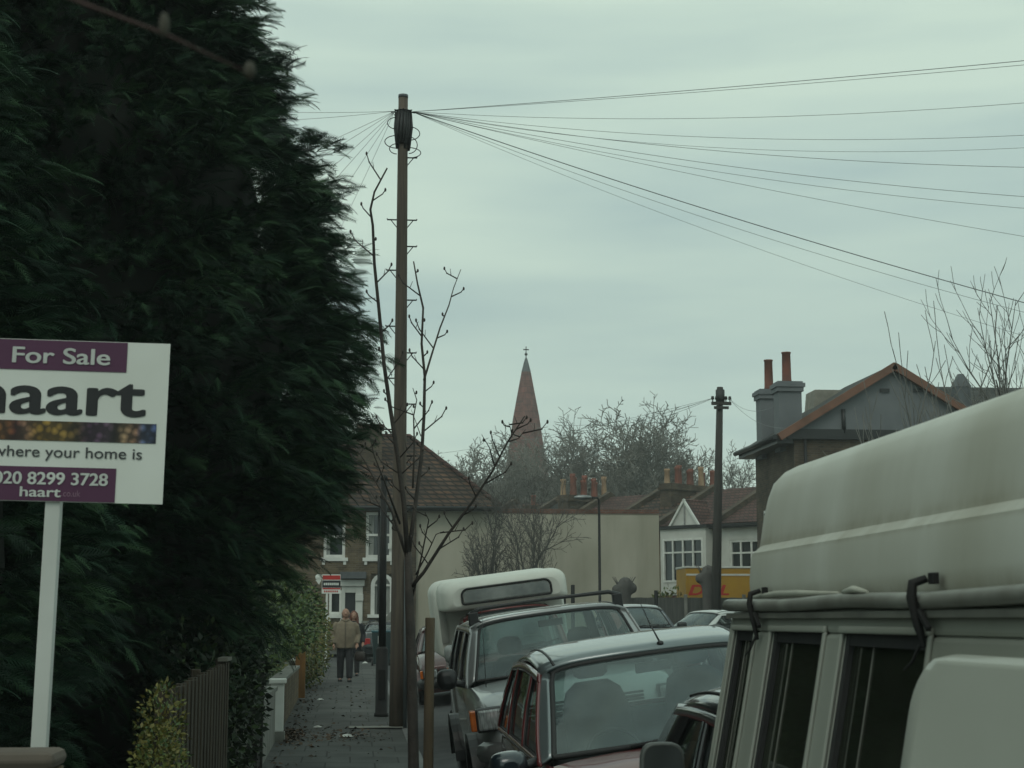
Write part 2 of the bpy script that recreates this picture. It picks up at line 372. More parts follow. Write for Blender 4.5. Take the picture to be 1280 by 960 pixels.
mb = MB(); mb.add([(x, y, g(y) + z) for y in (-8, 52) for x, z in ((9.5, -0.3), (9.5, 0.07), (9.62, 0.075), (9.62, -0.3))], [(0,1,5,4),(1,2,6,5),(2,3,7,6)])
struct(mb.build('far_kerb', KERB))

# ------------------------------------------------------------------ bare trees, conifers, shrubs
def bare_tree(seed, H, trunk_r, levels=5, kids=(6, 6, 5, 5, 4), ang=(50, 45, 45, 50, 55), lenf=(0.5, 0.62, 0.62, 0.6, 0.6), up=0.12, start=0.3, trunk_frac=0.5, wob=0.12, minr=0.006, nseg=3):
    """branch segments of a leafless tree grown by repeated forking; level 0 is the trunk"""
    rd = random.Random(seed); segs = []
    def grow(p, d, ln, r, lv):
        k = nseg if lv else 5
        pts = [p]; dd = d.copy()
        for i in range(k):
            dd = (dd + Vector((rd.gauss(0, wob), rd.gauss(0, wob), rd.gauss(0, wob * 0.6) + up * (1 if lv else 0.2)))).normalized()
            q = pts[-1] + dd * (ln / k)
            ra = max(minr, r * (1 - 0.75 * i / k)); rb = max(minr * 0.8, r * (1 - 0.75 * (i + 1) / k))
            segs.append((pts[-1], q, ra, rb, lv)); pts.append(q)
        if lv + 1 > levels: return
        n = kids[lv]
        for c in range(n):
            t = start + (1 - start) * (c + rd.random() * 0.8) / n if lv == 0 else 0.2 + 0.8 * (c + rd.random()) / n
            t = min(t, 0.999); i = int(t * k); f = t * k - i
            q = pts[i].lerp(pts[i + 1], f); ax = (pts[i + 1] - pts[i]).normalized()
            a = R(ang[lv]) * (0.65 + 0.6 * rd.random()); az = c * 2.4 + rd.random() * 1.2
            u = ax.orthogonal().normalized(); v = ax.cross(u)
            nd = ax * math.cos(a) + (u * math.cos(az) + v * math.sin(az)) * math.sin(a)
            grow(q, nd, ln * lenf[lv] * (0.7 + 0.5 * rd.random()), max(minr, r * (0.55 - 0.3 * t * 0.5)), lv + 1)
    grow(Vector((0, 0, 0)), Vector((0, 0, 1)), H * trunk_frac, trunk_r, 0)
    return segs
def seg_arrays(segs, n=4):
    P0 = np.array([s[0] for s in segs]); P1 = np.array([s[1] for s in segs]); r0 = np.array([s[2] for s in segs]); r1 = np.array([s[3] for s in segs])
    t = P1 - P0; t /= np.linalg.norm(t, axis=1, keepdims=True) + 1e-9
    a = np.where(np.abs(t[:, 2:3]) < 0.9, np.array([[0, 0, 1.0]]), np.array([[1.0, 0, 0]]))
    u = np.cross(t, a); u /= np.linalg.norm(u, axis=1, keepdims=True); v = np.cross(t, u)
    V = np.zeros((len(segs), 2 * n, 3))
    for j in range(n):
        an = 2 * PI * j / n; o = u * math.cos(an) + v * math.sin(an)
        V[:, j] = P0 + o * r0[:, None]; V[:, n + j] = P1 + o * r1[:, None]
    base = (np.arange(len(segs)) * 2 * n)[:, None, None]
    fc = np.array([[j, (j + 1) % n, n + (j + 1) % n, n + j] for j in range(n)])[None]
    return V.reshape(-1, 3), (base + fc).reshape(-1, 4)
def plant_tree(root, segs, mt, mc, split=1, n=3):
    a = [s for s in segs if s[4] <= split - 1]; b = [s for s in segs if s[4] > split - 1]
    V, Fc = seg_arrays(a, 7); fast_mesh('trunk', V, Fc, mt, root, smooth=True)
    V, Fc = seg_arrays(b, n); fast_mesh('crown', V, Fc, mc, root)
    return root

def spray_template():
    v = []; f = []
    def tri(a, b, c):
        o = len(v); v.extend([a, b, c]); f.append((o, o + 1, o + 2))
    zz = lambda x: 0.10 * x - 0.34 * x * x
    tri((0, -0.02, 0), (0, 0.02, 0), (1, 0, zz(1)))
    for i in range(8):
        x = 0.08 + 0.108 * i; ln = 0.42 * (1 - 0.70 * x) + 0.04
        for sgn in (-1, 1):
            ca, sa = math.cos(R(40)), math.sin(R(40)) * sgn
            tri((x - 0.035, 0, zz(x)), (x + 0.035, 0, zz(x)), (x + ln * ca, ln * sa, zz(x) - 0.12 * ln - 0.02))
    return np.array(v), np.array(f)
TPV, TPF = spray_template()
def instances(pos, dirs, scale, roll, tv, tf):
    """copies of a small spray baked in ONE crown mesh"""
    d = dirs / np.linalg.norm(dirs, axis=1, keepdims=True)
    up = np.tile(np.array([[0, 0, 1.0]]), (len(d), 1)); sd = np.cross(up, d); sd /= np.linalg.norm(sd, axis=1, keepdims=True) + 1e-9
    u2 = np.cross(d, sd)
    c, s = np.cos(roll)[:, None], np.sin(roll)[:, None]
    a = sd * c + u2 * s; b = -sd * s + u2 * c
    V = pos[:, None] + scale[:, None, None] * (tv[None, :, 0:1] * d[:, None] + tv[None, :, 1:2] * a[:, None] + tv[None, :, 2:3] * b[:, None])
    Fc = (np.arange(len(pos)) * len(tv))[:, None, None] + tf[None]
    return V.reshape(-1, 3), Fc.reshape(-1, tf.shape[1])
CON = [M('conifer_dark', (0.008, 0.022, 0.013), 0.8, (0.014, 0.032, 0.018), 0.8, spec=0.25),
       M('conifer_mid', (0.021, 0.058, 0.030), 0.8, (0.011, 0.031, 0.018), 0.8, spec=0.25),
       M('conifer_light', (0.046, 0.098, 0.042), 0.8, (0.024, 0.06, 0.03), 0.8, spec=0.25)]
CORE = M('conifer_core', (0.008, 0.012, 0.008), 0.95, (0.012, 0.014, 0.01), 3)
def conifer(root, prof, nb, per, sc=(0.3, 0.55), face=None):
    """prof = [(z, radius)] from the ground up; boughs of flat drooping sprays round a dark heart"""
    zs = np.array([p[0] for p in prof]); rs = np.array([p[1] for p in prof])
    mb = MB(); n = 20
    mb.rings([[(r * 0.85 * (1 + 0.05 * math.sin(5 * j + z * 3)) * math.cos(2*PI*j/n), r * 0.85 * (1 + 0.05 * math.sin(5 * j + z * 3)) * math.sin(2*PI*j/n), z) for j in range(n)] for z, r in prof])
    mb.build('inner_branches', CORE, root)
    mb = MB(); mb.tube([(0, 0, -0.2), (0.03, 0, 2), (0, 0.02, prof[-1][0] - 0.5)], [0.22, 0.18, 0.03], 10); mb.build('trunk', BARK, root)
    wz = np.linspace(zs[0], zs[-1], 200); wr = np.interp(wz, zs, rs) + 0.15; cdf = np.cumsum(wr); cdf /= cdf[-1]
    z = np.interp(rng.random(nb), cdf, wz); r = np.interp(z, zs, rs)
    az = rng.random(nb) * 2 * PI
    if face is not None:                            # more boughs on the sides one can see
        k = rng.random(nb) < 0.75
        az = np.where(k, face + (rng.random(nb) - 0.5) * R(230), az)
    stick = rng.normal(0.0, 0.10, nb) + 0.10 * np.sin(5 * az + 3.1 * z) + 0.06 * np.sin(11 * az - 5 * z)
    tone = rng.choice(3, nb, p=[0.3, 0.45, 0.25])
    P = []; D = []; Sc = []; Ro = []; Mi = []
    for i in range(nb):                             # each bough is a plume that rises, then droops at the tip
        a_ = az[i] + rng.normal(0, .25)
        rad = np.array([math.cos(az[i]), math.sin(az[i]), 0]); out_ = np.array([math.cos(a_), math.sin(a_), 0]); tan = np.array([-out_[1], out_[0], 0]); upv = np.array([0, 0, 1.0])
        Lb = rng.uniform(.6, 1.0); rise = rng.normal(.72, .22); drop = rng.uniform(.45, .72)
        base = rad * (r[i] + stick[i] - Lb * .78) + upv * (z[i] - .1)
        k = per; t = .18 + .82 * rng.random(k) ** .8; sd_ = rng.choice([-1, 1], k)
        pos = base[None] + Lb * (out_[None] * t[:, None] + upv[None] * (rise * t - drop * t * t)[:, None]) + rng.normal(0, .03, (k, 3))
        tg = out_[None] + upv[None] * (rise - 2 * drop * t)[:, None]
        w_ = (1.05 - .75 * t) * rng.uniform(.5, 1.2, k)
        dr = tg + tan[None] * (sd_ * w_)[:, None] + upv[None] * rng.normal(.12, .28, k)[:, None]
        P.append(pos); D.append(dr); Sc.append(rng.uniform(sc[0], sc[1], k) * (1.15 - .4 * t)); Ro.append(rng.normal(0, 0.75, k))
        Mi.append(np.clip(tone[i] + rng.choice([-1, 0, 0, 0, 1], k), 0, 2))
    V, Fc = instances(np.concatenate(P), np.concatenate(D), np.concatenate(Sc), np.concatenate(Ro), TPV, TPF)
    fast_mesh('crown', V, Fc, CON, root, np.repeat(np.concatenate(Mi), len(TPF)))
    return root
LEAFV = np.array([(0, 0, 0), (0.45, 0.26, 0.05), (1, 0, -0.1), (0.45, -0.26, 0.05)]); LEAFF = np.array([(0, 1, 2, 3)])
def leafy(name, blobs, n, size, mats, parent, probs=None, shell=0.55):
    """leaves spread through overlapping rounded clumps"""
    tot = sum(b[1][0] * b[1][1] + b[1][1] * b[1][2] + b[1][0] * b[1][2] for b in blobs); P = []; D = []
    for c, rad in blobs:
        k = int(n * (rad[0]*rad[1] + rad[1]*rad[2] + rad[0]*rad[2]) / tot)
        q = rng.normal(0, 1, (k, 3)); q /= np.linalg.norm(q, axis=1, keepdims=True)
        rr = shell + (1.12 - shell) * rng.random((k, 1)) ** 0.6
        P.append(np.array(c)[None] + q * rr * np.array(rad)[None]); D.append(q + rng.normal(0, 0.8, (k, 3)))
    P = np.concatenate(P); D = np.concatenate(D); k = len(P)
    V, Fc = instances(P, D, rng.uniform(size[0], size[1], k), rng.random(k) * 6.28, LEAFV, LEAFF)
    return fast_mesh(name, V, Fc, mats, parent, rng.choice(len(mats), k, p=probs))
def stems(parent, pts, r, mat=None, name='stem'):
    mb = MB()
    for a, b in pts: mb.tube([a, ((a[0]+b[0])/2 + 0.04, (a[1]+b[1])/2, (a[2]+b[2])/2), b], [r, r * 0.8, r * 0.4], 6)
    return mb.build(name, mat or BARK, parent)

# the big conifer by the pavement and its neighbour behind the sale board
t = thing('conifer_tree', 'tall dark green conifer overhanging the pavement, its feathery edge against the sky', 'tree', (-3.6, 15.5, g(15.5)))
conifer(t, [(0.3, 1.7), (1.3, 2.3), (2.2, 2.75), (2.55, 3.1), (3.0, 3.38), (3.5, 3.42), (4.1, 3.48), (4.7, 3.42), (5.5, 3.2), (5.9, 3.22), (6.6, 2.75), (7.0, 2.55), (7.8, 2.4), (9.5, 1.85), (12, 1.0), (14.5, 0.15)], 3900, 24, (0.15, 0.30), face=R(-50))
t = thing('conifer_tree', 'darker conifer directly behind the for sale board, its skirts down to the garden wall', 'tree', (-4.6, 10.0, g(10)))
conifer(t, [(0.15, 2.3), (1.0, 2.75), (2.2, 2.9), (3.5, 2.75), (5, 2.35), (7, 1.7), (9, 0.9), (10.5, 0.1)], 1700, 22, (0.15, 0.28), face=R(-60))

# ------------------------------------------------------------------ far church, far trees
HAZE_X = 0
t = thing('church_spire', 'slender pinkish brown church spire with a dark tip behind bare trees', 'church spire', (at(658, 775, 200).x, 200, g(200)))
mb = MB()
zt = lambda py: 2 + (775 - py) / F_PX * 200 - g(200)
prof = [(zt(640), 4.1), (zt(615), 3.55), (zt(595), 2.95), (zt(575), 2.55), (zt(520), 1.72), (zt(463), 0.62)]
mb.rings([[(r * math.cos(2*PI*(j+.5)/8), r * math.sin(2*PI*(j+.5)/8), z) for j in range(8)] for z, r in prof], smooth=False)
mb.build('spire', Mbrick('spire_shingle', (0.21, 0.085, 0.072), (0.155, 0.066, 0.058), (0.10, 0.05, 0.045), 0.9, 0.8, 0.04, bump=0.2), t)
mb = MB(); mb.rings([[(r * math.cos(2*PI*(j+.5)/8), r * math.sin(2*PI*(j+.5)/8), z) for j in range(8)] for z, r in [(zt(463), 0.64), (zt(445), 0.14)]], smooth=False)
mb.build('lead_tip', LEAD, t)
mb = MB(); mb.tube([(0, 0, zt(446)), (0, 0, zt(430))], 0.06, 6); mb.sph((0, 0, zt(440)), 0.2, 8, 6); mb.cbox((0, 0, zt(434)), (0.7, 0.06, 0.14)); mb.build('weathervane', IRON, t)
mb = MB(); mb.box(-3.9, 3.9, -3.9, 3.9, 0, zt(640)); mb.build('tower', STOCK, t)

FT1 = bare_tree(3, 17, 0.38, 5, (8, 7, 6, 5, 4), (48, 45, 48, 52, 55), (0.62, 0.6, 0.58, 0.55, 0.5), up=0.07, start=0.35, trunk_frac=0.52, minr=0.024, wob=.085)
FT2 = bare_tree(11, 15, 0.32, 5, (8, 7, 6, 5, 4), (55, 48, 48, 52, 55), (0.58, 0.6, 0.58, 0.55, 0.5), up=0.07, start=0.3, trunk_frac=0.5, minr=0.024, wob=.085)
protos = []
spots = [(752, 505, 118, 0, 'tall bare grey tree rising behind the red chimney pots, tallest of the far trees', 0.3),
         (812, 520, 122, 1, 'bare grey tree between the two rows of chimney pots, its crown wide and rounded', 1.2),
         (868, 555, 126, 0, 'bare grey tree just left of the second telegraph pole, lower than its neighbours', 2.0),
         (700, 545, 128, 1, 'bare grey tree close beside the church spire on its right', 0.4),
         (604, 562, 118, 1, 'small bare grey tree left of the church spire above the tiled roof', 3.4),
         (930, 572, 130, 0, 'bare tree seen low between the telegraph pole and the grey gable', 4.4),
         (555, 580, 125, 1, 'bare tree mostly hidden behind the tiled roof and the sapling', 5.0)]
for px, py, Y, kind, lab, rz in spots:
    p = at(px, py - 18, Y)
    segs = FT1 if kind == 0 else FT2
    top = max(s[1].z for s in segs); sc = (p.z - g(Y)) / top
    if kind not in [q[0] for q in protos]:
        t = thing('bare_tree', lab, 'tree', (p.x, Y, g(Y)), (0, 0, rz), 'leafless trees beyond the roofs'); plant_tree(t, segs, FARTWIG, FARTWIG, 2); protos.append((kind, t))
    else:
        src = [q[1] for q in protos if q[0] == kind][0]
        t = src.copy(); COL.objects.link(t); t['label'] = lab; t.location = (p.x, Y, g(Y)); t.rotation_euler = (0, 0, rz)
        for ch in src.children: c = ch.copy(); COL.objects.link(c); c.parent = t
    t.scale = (sc, sc, sc)

# ------------------------------------------------------------------ building pieces
def sash(parent, x0, x1, z0, z1, y, cols=1, rows=2, fr=0.07, sill=True, depth=0.12, curtain=False, transom=None):
    """window in a wall facing -y: frame with its glass set back, bars, sill"""
    mb = MB()
    mb.box(x0, x0+fr, y-0.02, y+0.08, z0, z1); mb.box(x1-fr, x1, y-0.02, y+0.08, z0, z1)
    mb.box(x0+fr, x1-fr, y-0.018, y+0.08, z1-fr, z1); mb.box(x0+fr, x1-fr, y-0.018, y+0.08, z0, z0+fr)
    for c in range(1, cols):
        x = x0 + (x1-x0)*c/cols; mb.box(x-fr*.4, x+fr*.4, y-0.014, y+0.06, z0+fr, z1-fr)
    for r_ in range(1, rows):
        z = z0 + (z1-z0)*(transom if transom else r_/rows); mb.box(x0+fr, x1-fr, y-0.010, y+0.055, z-fr*.4, z+fr*.4)
    f = mb.build('window', WHITE, parent)
    mb = MB(); mb.box(x0+fr*.5, x1-fr*.5, y+0.082, y+0.10, z0+fr*.5, z1-fr*.5); mb.build('pane', WINDK, f)
    if curtain:
        mb = MB(); mb.box(x0+fr, x0+(x1-x0)*.3, y+0.075, y+0.081, z0+fr, z1-fr); mb.build('curtain', CURT, f)
    if sill:
        mb = MB(); mb.box(x0-0.12, x1+0.12, y-0.14, y+0.0, z0-0.14, z0-0.003); mb.box(x0-.05, x0+.06, y-.1, y+.0, z0-.28, z0-.143); mb.box(x1-.06, x1+.05, y-.1, y, z0-.28, z0-.143); mb.build('sill', WHITE, f)
    return f
def wall_holes(mb, x0, x1, z0, z1, y, th, holes):
    """a wall facing -y cut into blocks round its openings"""
    zs = sorted({z0, z1, *[h[2] for h in holes], *[h[3] for h in holes]})
    for a, b in zip(zs, zs[1:]):
        hs = sorted([h for h in holes if h[2] <= a + 1e-6 and h[3] >= b - 1e-6]); x = x0
        for h in hs:
            if h[0] > x: mb.box(x, h[0], y, y + th, a, b)
            x = max(x, h[1])
        if x < x1: mb.box(x, x1, y, y + th, a, b)
def slab(mb, p, th, mat=0):
    """a roof slope given by its corners, with thickness"""
    p = [Vector(q) for q in p]; n = (p[1]-p[0]).cross(p[-1]-p[0]).normalized()
    if n.z < 0: n = -n
    k = len(p); mb.add(p + [q - n * th for q in p], [list(range(k)), list(range(2*k-1, k-1, -1))] + [(i, i+k, (i+1) % k + k, (i+1) % k) for i in range(k)], mat)

# ---- the house closing the street
HY = 64.0
hz = g(HY)
hx = lambda px: at(px, 775, HY).x
hh = lambda py: at(440, py, HY).z - hz
h = thing('brick_house', 'old brick house with hipped tile roof and white door surround closing the street', 'house', (0, HY, hz))
EAVE = hh(632)
wins = [(hx(403), hx(430), hh(697), hh(645)), (hx(456), hx(489), hh(697), hh(640))]
door = (hx(431), hx(444), 0.15, hh(741))
bay = (hx(411), hx(427), hh(768), hh(738))
arch = (hx(463), hx(492), hh(768), hh(717))
mb = MB()
wall_holes(mb, -6.5, hx(516), 0, EAVE, 0, 0.3, wins + [door, bay, (arch[0], arch[1], arch[2], arch[3])])
mb.box(-6.5, -6.2, 0.3, 8, 0, EAVE)
mb.build('front_wall', STOCK, h)
for i, q in enumerate(wins): sash(h, q[0], q[1], q[2], q[3], 0.06, 1, 2, 0.11, curtain=True)
sash(h, *bay, 0.02, 1, 1, 0.1)
mb = MB()                                          # arched white window
cx, rw = (arch[0]+arch[1])/2, (arch[1]-arch[0])/2; zsp = arch[3] - rw
pts = [(cx - rw, arch[2])] + [(cx - rw*math.cos(a*PI/12), zsp + rw*math.sin(a*PI/12)) for a in range(13)] + [(cx + rw, arch[2])]
r2 = rw * 0.66
ptsi = [(cx - r2, arch[2])] + [(cx - r2*math.cos(a*PI/12), zsp + r2*math.sin(a*PI/12)) for a in range(13)] + [(cx + r2, arch[2])]
for i in range(len(pts)-1): mb.prism([pts[i], pts[i+1], ptsi[i+1], ptsi[i]], 'y', -0.05, 0.1)
mb.box(cx-.04, cx+.04, 0.02, 0.09, arch[2], zsp+r2); mb.box(cx-r2, cx+r2, 0.015, 0.09, zsp-.04, zsp+.04)
f = mb.build('window', WHITE, h)
mb = MB(); mb.prism(ptsi, 'y', 0.11, 0.13); mb.build('pane', CURT, f)
mb = MB(); mb.box(arch[0], arch[1], 0.16, 0.28, zsp, arch[3]); mb.build('arch_infill', STOCK, h)
mb = MB(); mb.box(arch[0]-.12, arch[1]+.12, -0.16, -0.005, arch[2]-.13, arch[2]); mb.build('sill', WHITE, f)
mb = MB()                                          # door surround
mb.box(hx(426.5), door[0], -0.12, -0.003, 0.15, door[3]+.25); mb.box(door[1], hx(453), -0.12, -0.003, 0.15, door[3]+.25)
mb.box(hx(443.8), hx(453.8), -0.17, -0.122, door[3]-.32, door[3]-.05); mb.box(door[0], door[1], -0.11, -0.003, door[3], door[3]+.25)
mb.box(hx(425), hx(455), -0.2, -0.003, door[3]+.253, hh(725))
mb.build('door_surround', WREND, h, bevel=0.015)
mb = MB(); mb.box(hx(424), hx(457), -0.45, -0.003, hh(724)+.01, hh(715)); mb.build('door_hood', LEAD, h, bevel=0.02)
mb = MB(); mb.box(door[0], door[1], 0.08, 0.14, 0.15, door[3]); 
dr = mb.build('door', M('dark_door', (0.015, 0.013, 0.02), 0.4), h)
mb = MB(); mb.box(door[0]-.2, door[1]+.2, -0.6, -0.002, -.05, 0.15); mb.build('doorstep', CONC, h)
mb = MB()
xr = hx(617); ridge_y = 4.2; rz_ = at(440, 545, HY + ridge_y).z - hz; rxr = at(512, 545, HY + ridge_y).x
slab(mb, [(-6.9, -0.35, EAVE), (xr + .2, -0.35, EAVE), (rxr, ridge_y, rz_), (-6.9, ridge_y, rz_)], 0.14)
slab(mb, [(xr + .2, -0.35, EAVE), (xr + .2, 8.7, EAVE), (rxr, ridge_y, rz_)], 0.14)
slab(mb, [(xr + .2, 8.7, EAVE), (-6.9, 8.7, EAVE), (-6.9, ridge_y, rz_), (rxr, ridge_y, rz_)], 0.14)
rf = mb.build('roof', TILE, h)
mb = MB(); mb.tube([(-6.9, ridge_y, rz_+.02), (rxr, ridge_y, rz_+.02), (xr+.2, -.35, EAVE+.04)], 0.1, 8); mb.build('ridge_tiles', TILE2, rf)
mb = MB(); mb.tube([(-6.9, -0.42, EAVE-.10), (xr+.25, -0.42, EAVE-.10)], 0.075, 8); mb.box(-6.9, xr+.1, -.33, -.003, EAVE-.2, EAVE-.12); mb.build('gutter', BLACK, h)
mb = MB(); x0, x1 = at(448, 500, 66.5).x, at(478, 500, 66.5).x; z1 = at(440, 531, 66.5).z - hz
mb.box(x0, x1, 2.2, 3.2, EAVE+.5, z1-.15); mb.box(x0-.08, x1+.08, 2.12, 3.28, z1-.15, z1); ch = mb.build('chimney', DRKBR, rf)
mb = MB(); mb.tube([(x1-.12, -.09, 0.1), (x1-.12, -.09, EAVE-.2)], 0.04, 8); mb.build('downpipe', BLACK, h)
mb = MB(); mb.box(hx(484), hx(488.5), -.03, -.002, hh(686), hh(679)); mb.build('wall_plaque', WHITE, h)
mb = MB(); mb.box(hx(516), xr, 0.14, 0.4, 0, EAVE-.05); mb.box(xr-.3, xr, 0.4, 8, 0, EAVE-.05); mb.build('side_wall', CREAM, h)
mb = MB(); mb.box(hx(516)-.11, hx(516)+.11, -.04, -.004, 0, EAVE-.2); mb.build('quoin_strip', DRKBR, h)
# garden wall of that house
t = thing('garden_wall', 'low dark brick garden wall with sloping stone coping in front of the brick house', 'wall', (0, 62.2, g(62.2)))
a, b = at(452, 775, 62.2).x, at(505, 775, 62.2).x
mb = MB(); mb.box(a, b, 0, .22, 0, 1.1); mb.build('brickwork', DRKBR, t)
mb = MB(); mb.box(a, b, -.04, .26, 1.1, 1.19); mb.prism([(at(478,775,62.2).x, 1.193), (at(490,775,62.2).x, 1.193), (at(490,775,62.2).x, 1.6)], 'y', 0, .2); mb.build('coping', CONC, t)
# long cream wall right of it
t = thing('rendered_wall', 'long cream rendered wall with a brick coping behind the parked cars', 'wall', (0, HY + 0.14, hz))
mb = MB(); xe = hx(826); mb.box(xr + .02, xe, 0, 0.35, 0, hh(640)); mb.build('render', CREAM, t)
mb = MB(); mb.box(xr + .02, xe, -.03, .38, hh(640), hh(634)); mb.build('coping', REDBR, t)

# ---- terrace running away on the right
TA = R(-50)
def terrace_unit(x0, lab, front, roofm, stack=None, extra_left=True):
    p0 = Vector((14.75, 76, g(76)))
    ax = Vector((math.cos(TA), math.sin(TA), 0))
    q = p0 + ax * x0
    h = thing('terraced_house', lab, 'house', q, (0, 0, TA), 'terraced houses beyond the cream wall')
    W = 3.5; E = 5.65; D = 4.2; RZ = E + 2.0
    mb = MB()
    holes = [(0.5, 2.9, 3.1, 4.85), (0.5, 2.9, 0.7, 2.35)]
    wall_holes(mb, 0.0, W, 0, E, 0, 0.28, holes)
    mb.box(0, .25, .28, 8.2, 0, E); mb.box(W-.25, W, .28, 8.2, 0, E)
    mb.build('front_wall', front, h)
    mb = MB(); slab(mb, [(0.12, -.3, E), (W-.12, -.3, E), (W-.12, D, RZ), (0.12, D, RZ)], .12); slab(mb, [(0.12, D, RZ), (W-.12, D, RZ), (W-.12, 8.5, E), (.12, 8.5, E)], .12)
    rf = mb.build('roof', roofm, h)
    mb = MB(); slab(mb, [(-.16, -.38, E+.22), (.16, -.38, E+.22), (.16, D, RZ+.28), (-.16, D, RZ+.28)], .4); slab(mb, [(-.16, D, RZ+.28), (.16, D, RZ+.28), (.16, 8.5, E+.2), (-.16, 8.5, E+.2)], .4); mb.build('party_parapet', DRKBR, h)
    mb = MB(); mb.box(0.15, W-.15, -.42, -.31, E-.16, E-.06); mb.box(.15, W-.15, -.3, -.003, E-.24, E-.13); mb.build('gutter', BLACK, h)
    if stack:
        sx0, sy0, sy1, top, pots = stack
        mb = MB(); mb.box(sx0-.35, sx0+.35, sy0, sy1, E+.3, top-.32); mb.box(sx0-.43, sx0+.43, sy0-.08, sy1+.08, top-.32, top-.14); mb.box(sx0-.38, sx0+.38, sy0-.03, sy1+.03, top-.137, top); c = mb.build('chimney', DRKBR, rf)
        for i, (yy, hgt, mt) in enumerate(pots):
            mb = MB(); z = top; x = sx0 + (0.14 if i % 2 else -0.14)
            mb.rings([[(x + r*math.cos(2*PI*j/10), yy + r*math.sin(2*PI*j/10), zz) for j in range(10)] for r, zz in ((.17, z), (.15, z+.06), (.125, z+hgt*.8), (.15, z+hgt*.85), (.15, z+hgt), (.1, z+hgt))]); mb.build('chimney_pot', mt, c)
    return h, W, E
h, W, E = terrace_unit(0, 'terraced house with a white bay window and small white gable beside the cream wall', STOCK, TILE2,
    (-1.5, 2.2, 6.2, 7.95, [(2.5+.48*i, .75 + .12*((i*7) % 3), POT if i not in (0, 5) else BUFFPOT) for i in range(8)]))
mb = MB(); mb.box(.35, 3.05, -.55, -.003, 2.35, 2.95); mb.box(.35, 3.05, -.55, -.003, 5.0, 5.45); mb.box(.35, .5, -.55, -.003, 2.95, 5.0); mb.box(2.9, 3.05, -.55, -.003, 2.95, 5.0); mb.build('bay', WREND, h)
mb = MB(); mb.box(.4, 3.0, -.5, -.003, 0, 2.35); mb.build('bay_base', M('maroon_paint', (0.11, 0.02, 0.02), 0.6), h)
sash(h, .5, 2.9, 2.95, 5.0, -.56, 4, 2, .10, sill=False, transom=.68)
mb = MB(); mb.prism([(1.0, 5.62), (2.6, 5.62), (1.8, 6.75)], 'y', -.5, .7); gb = mb.build('gable', WREND, h)
mb = MB(); mb.box(1.76, 1.84, -.53, -.503, 5.65, 6.5); mb.build('gable_timbers', M('grey_timber', (.3, .3, .29), .8), gb)
mb = MB(); slab(mb, [(.85, -.6, 5.55), (1.8, -.6, 6.86), (1.8, -.5, 6.86), (.85, -.5, 5.55)], .1); slab(mb, [(2.75, -.6, 5.55), (1.8, -.6, 6.86), (1.8, -.5, 6.86), (2.75, -.5, 5.55)], .1); mb.build('bargeboard', WHITE, gb)
mb = MB(); slab(mb, [(.85, -.497, 5.55), (1.8, -.497, 6.86), (1.8, 1.2, 6.86), (.85, .5, 5.55)], .1); slab(mb, [(2.75, -.497, 5.55), (1.8, -.497, 6.86), (1.8, 1.2, 6.86), (2.75, .5, 5.55)], .1); mb.build('gable_roof', TILE2, gb)
mb = MB(); mb.box(.2, 3.2, -.66, -.003, 5.46, 5.6); mb.build('bay_gutter', BLACK, h)
h, W, E = terrace_unit(3.5, 'white fronted terraced house right behind the second telegraph pole', WREND, TILE2)
sash(h, .5, 2.9, 3.1, 4.85, .05, 4, 2, .1, transom=.66); sash(h, .5, 2.9, .7, 2.35, .05, 4, 2, .1)
h, W, E = terrace_unit(7.0, 'terraced house with grey slates next to the white van, its end hidden by the van', WREND, SLATE,
    (2.8, 3.0, 4.6, 8.3, [(3.4, .6, POT)]))
sash(h, .5, 2.9, 3.1, 4.85, .05, 4, 2, .1, transom=.66)
h, W, E = terrace_unit(-3.5, 'terraced house with brown tiles showing over the cream wall, second from the spire', STOCK, TILE)
h, W, E = terrace_unit(-7.0, 'terraced house with dull red tiles over the cream wall, beside the long chimney stack', STOCK, TILE2)
h, W, E = terrace_unit(-10.5, 'terraced house carrying the long stack of red chimney pots over the cream wall', STOCK, SLATE,
    (2.4, 1.8, 5.2, 7.7, [(2.0+.42*i, .85 + .15*((i*5) % 3), POT if i not in (0, 7) else BUFFPOT) for i in range(8)]))
h, W, E = terrace_unit(-14.0, 'terraced house at the spire end with one lone red chimney pot', STOCK, TILE,
    (2.2, 3.0, 4.4, 7.4, [(3.6, .6, POT)]))

# ---- tall house with the grey gable on the right
GY = 52.0
gz = g(GY)
X = lambda px, Y=GY: at(px, 775, Y).x
Z = lambda py, Y=GY: at(440, py, Y).z - gz
ax_, az_ = at(1115, 456, GY).x, at(1115, 456, GY).z - gz
xl, zl = at(983, 537, GY).x, at(983, 537, GY).z - gz
xrr = 2 * ax_ - xl
h = thing('gabled_house', 'tall house with a grey rendered gable and orange verge above the white van', 'house', (0, GY, gz))
zb_ = at(1000, 541, GY).z - gz
mb = MB(); mb.box(xl + .25, xrr - .25, 0, .3, 0, zb_ - .1); mb.box(xl + .25, xl + .55, .3, 5.2, 0, zb_ - .1); mb.box(xrr-.55, xrr-.25, .3, 5.2, 0, zb_-.1); mb.box(xl + .55, xrr - .55, 4.9, 5.2, 0, zb_-.1); mb.build('brick_wall', DRKBR, h)
mb = MB(); mb.prism([(xl + .1, zl + .02), (xrr - .1, zl + .02), (ax_, az_ - .12)], 'y', -.04, .3); mb.build('gable_wall', GREYR, h)
mb = MB(); mb.box(xl, xrr, -.16, .3, zb_ - .22, zl + .015); mb.build('fascia', BLACK, h)
sl = (az_ - zl) / (ax_ - xl)
mb = MB()
slab(mb, [(ax_, -.14, az_), (ax_, 5.4, az_), (xl - .35, 5.4, zl - .35 * sl), (xl - .35, -.14, zl - .35 * sl)], .16)
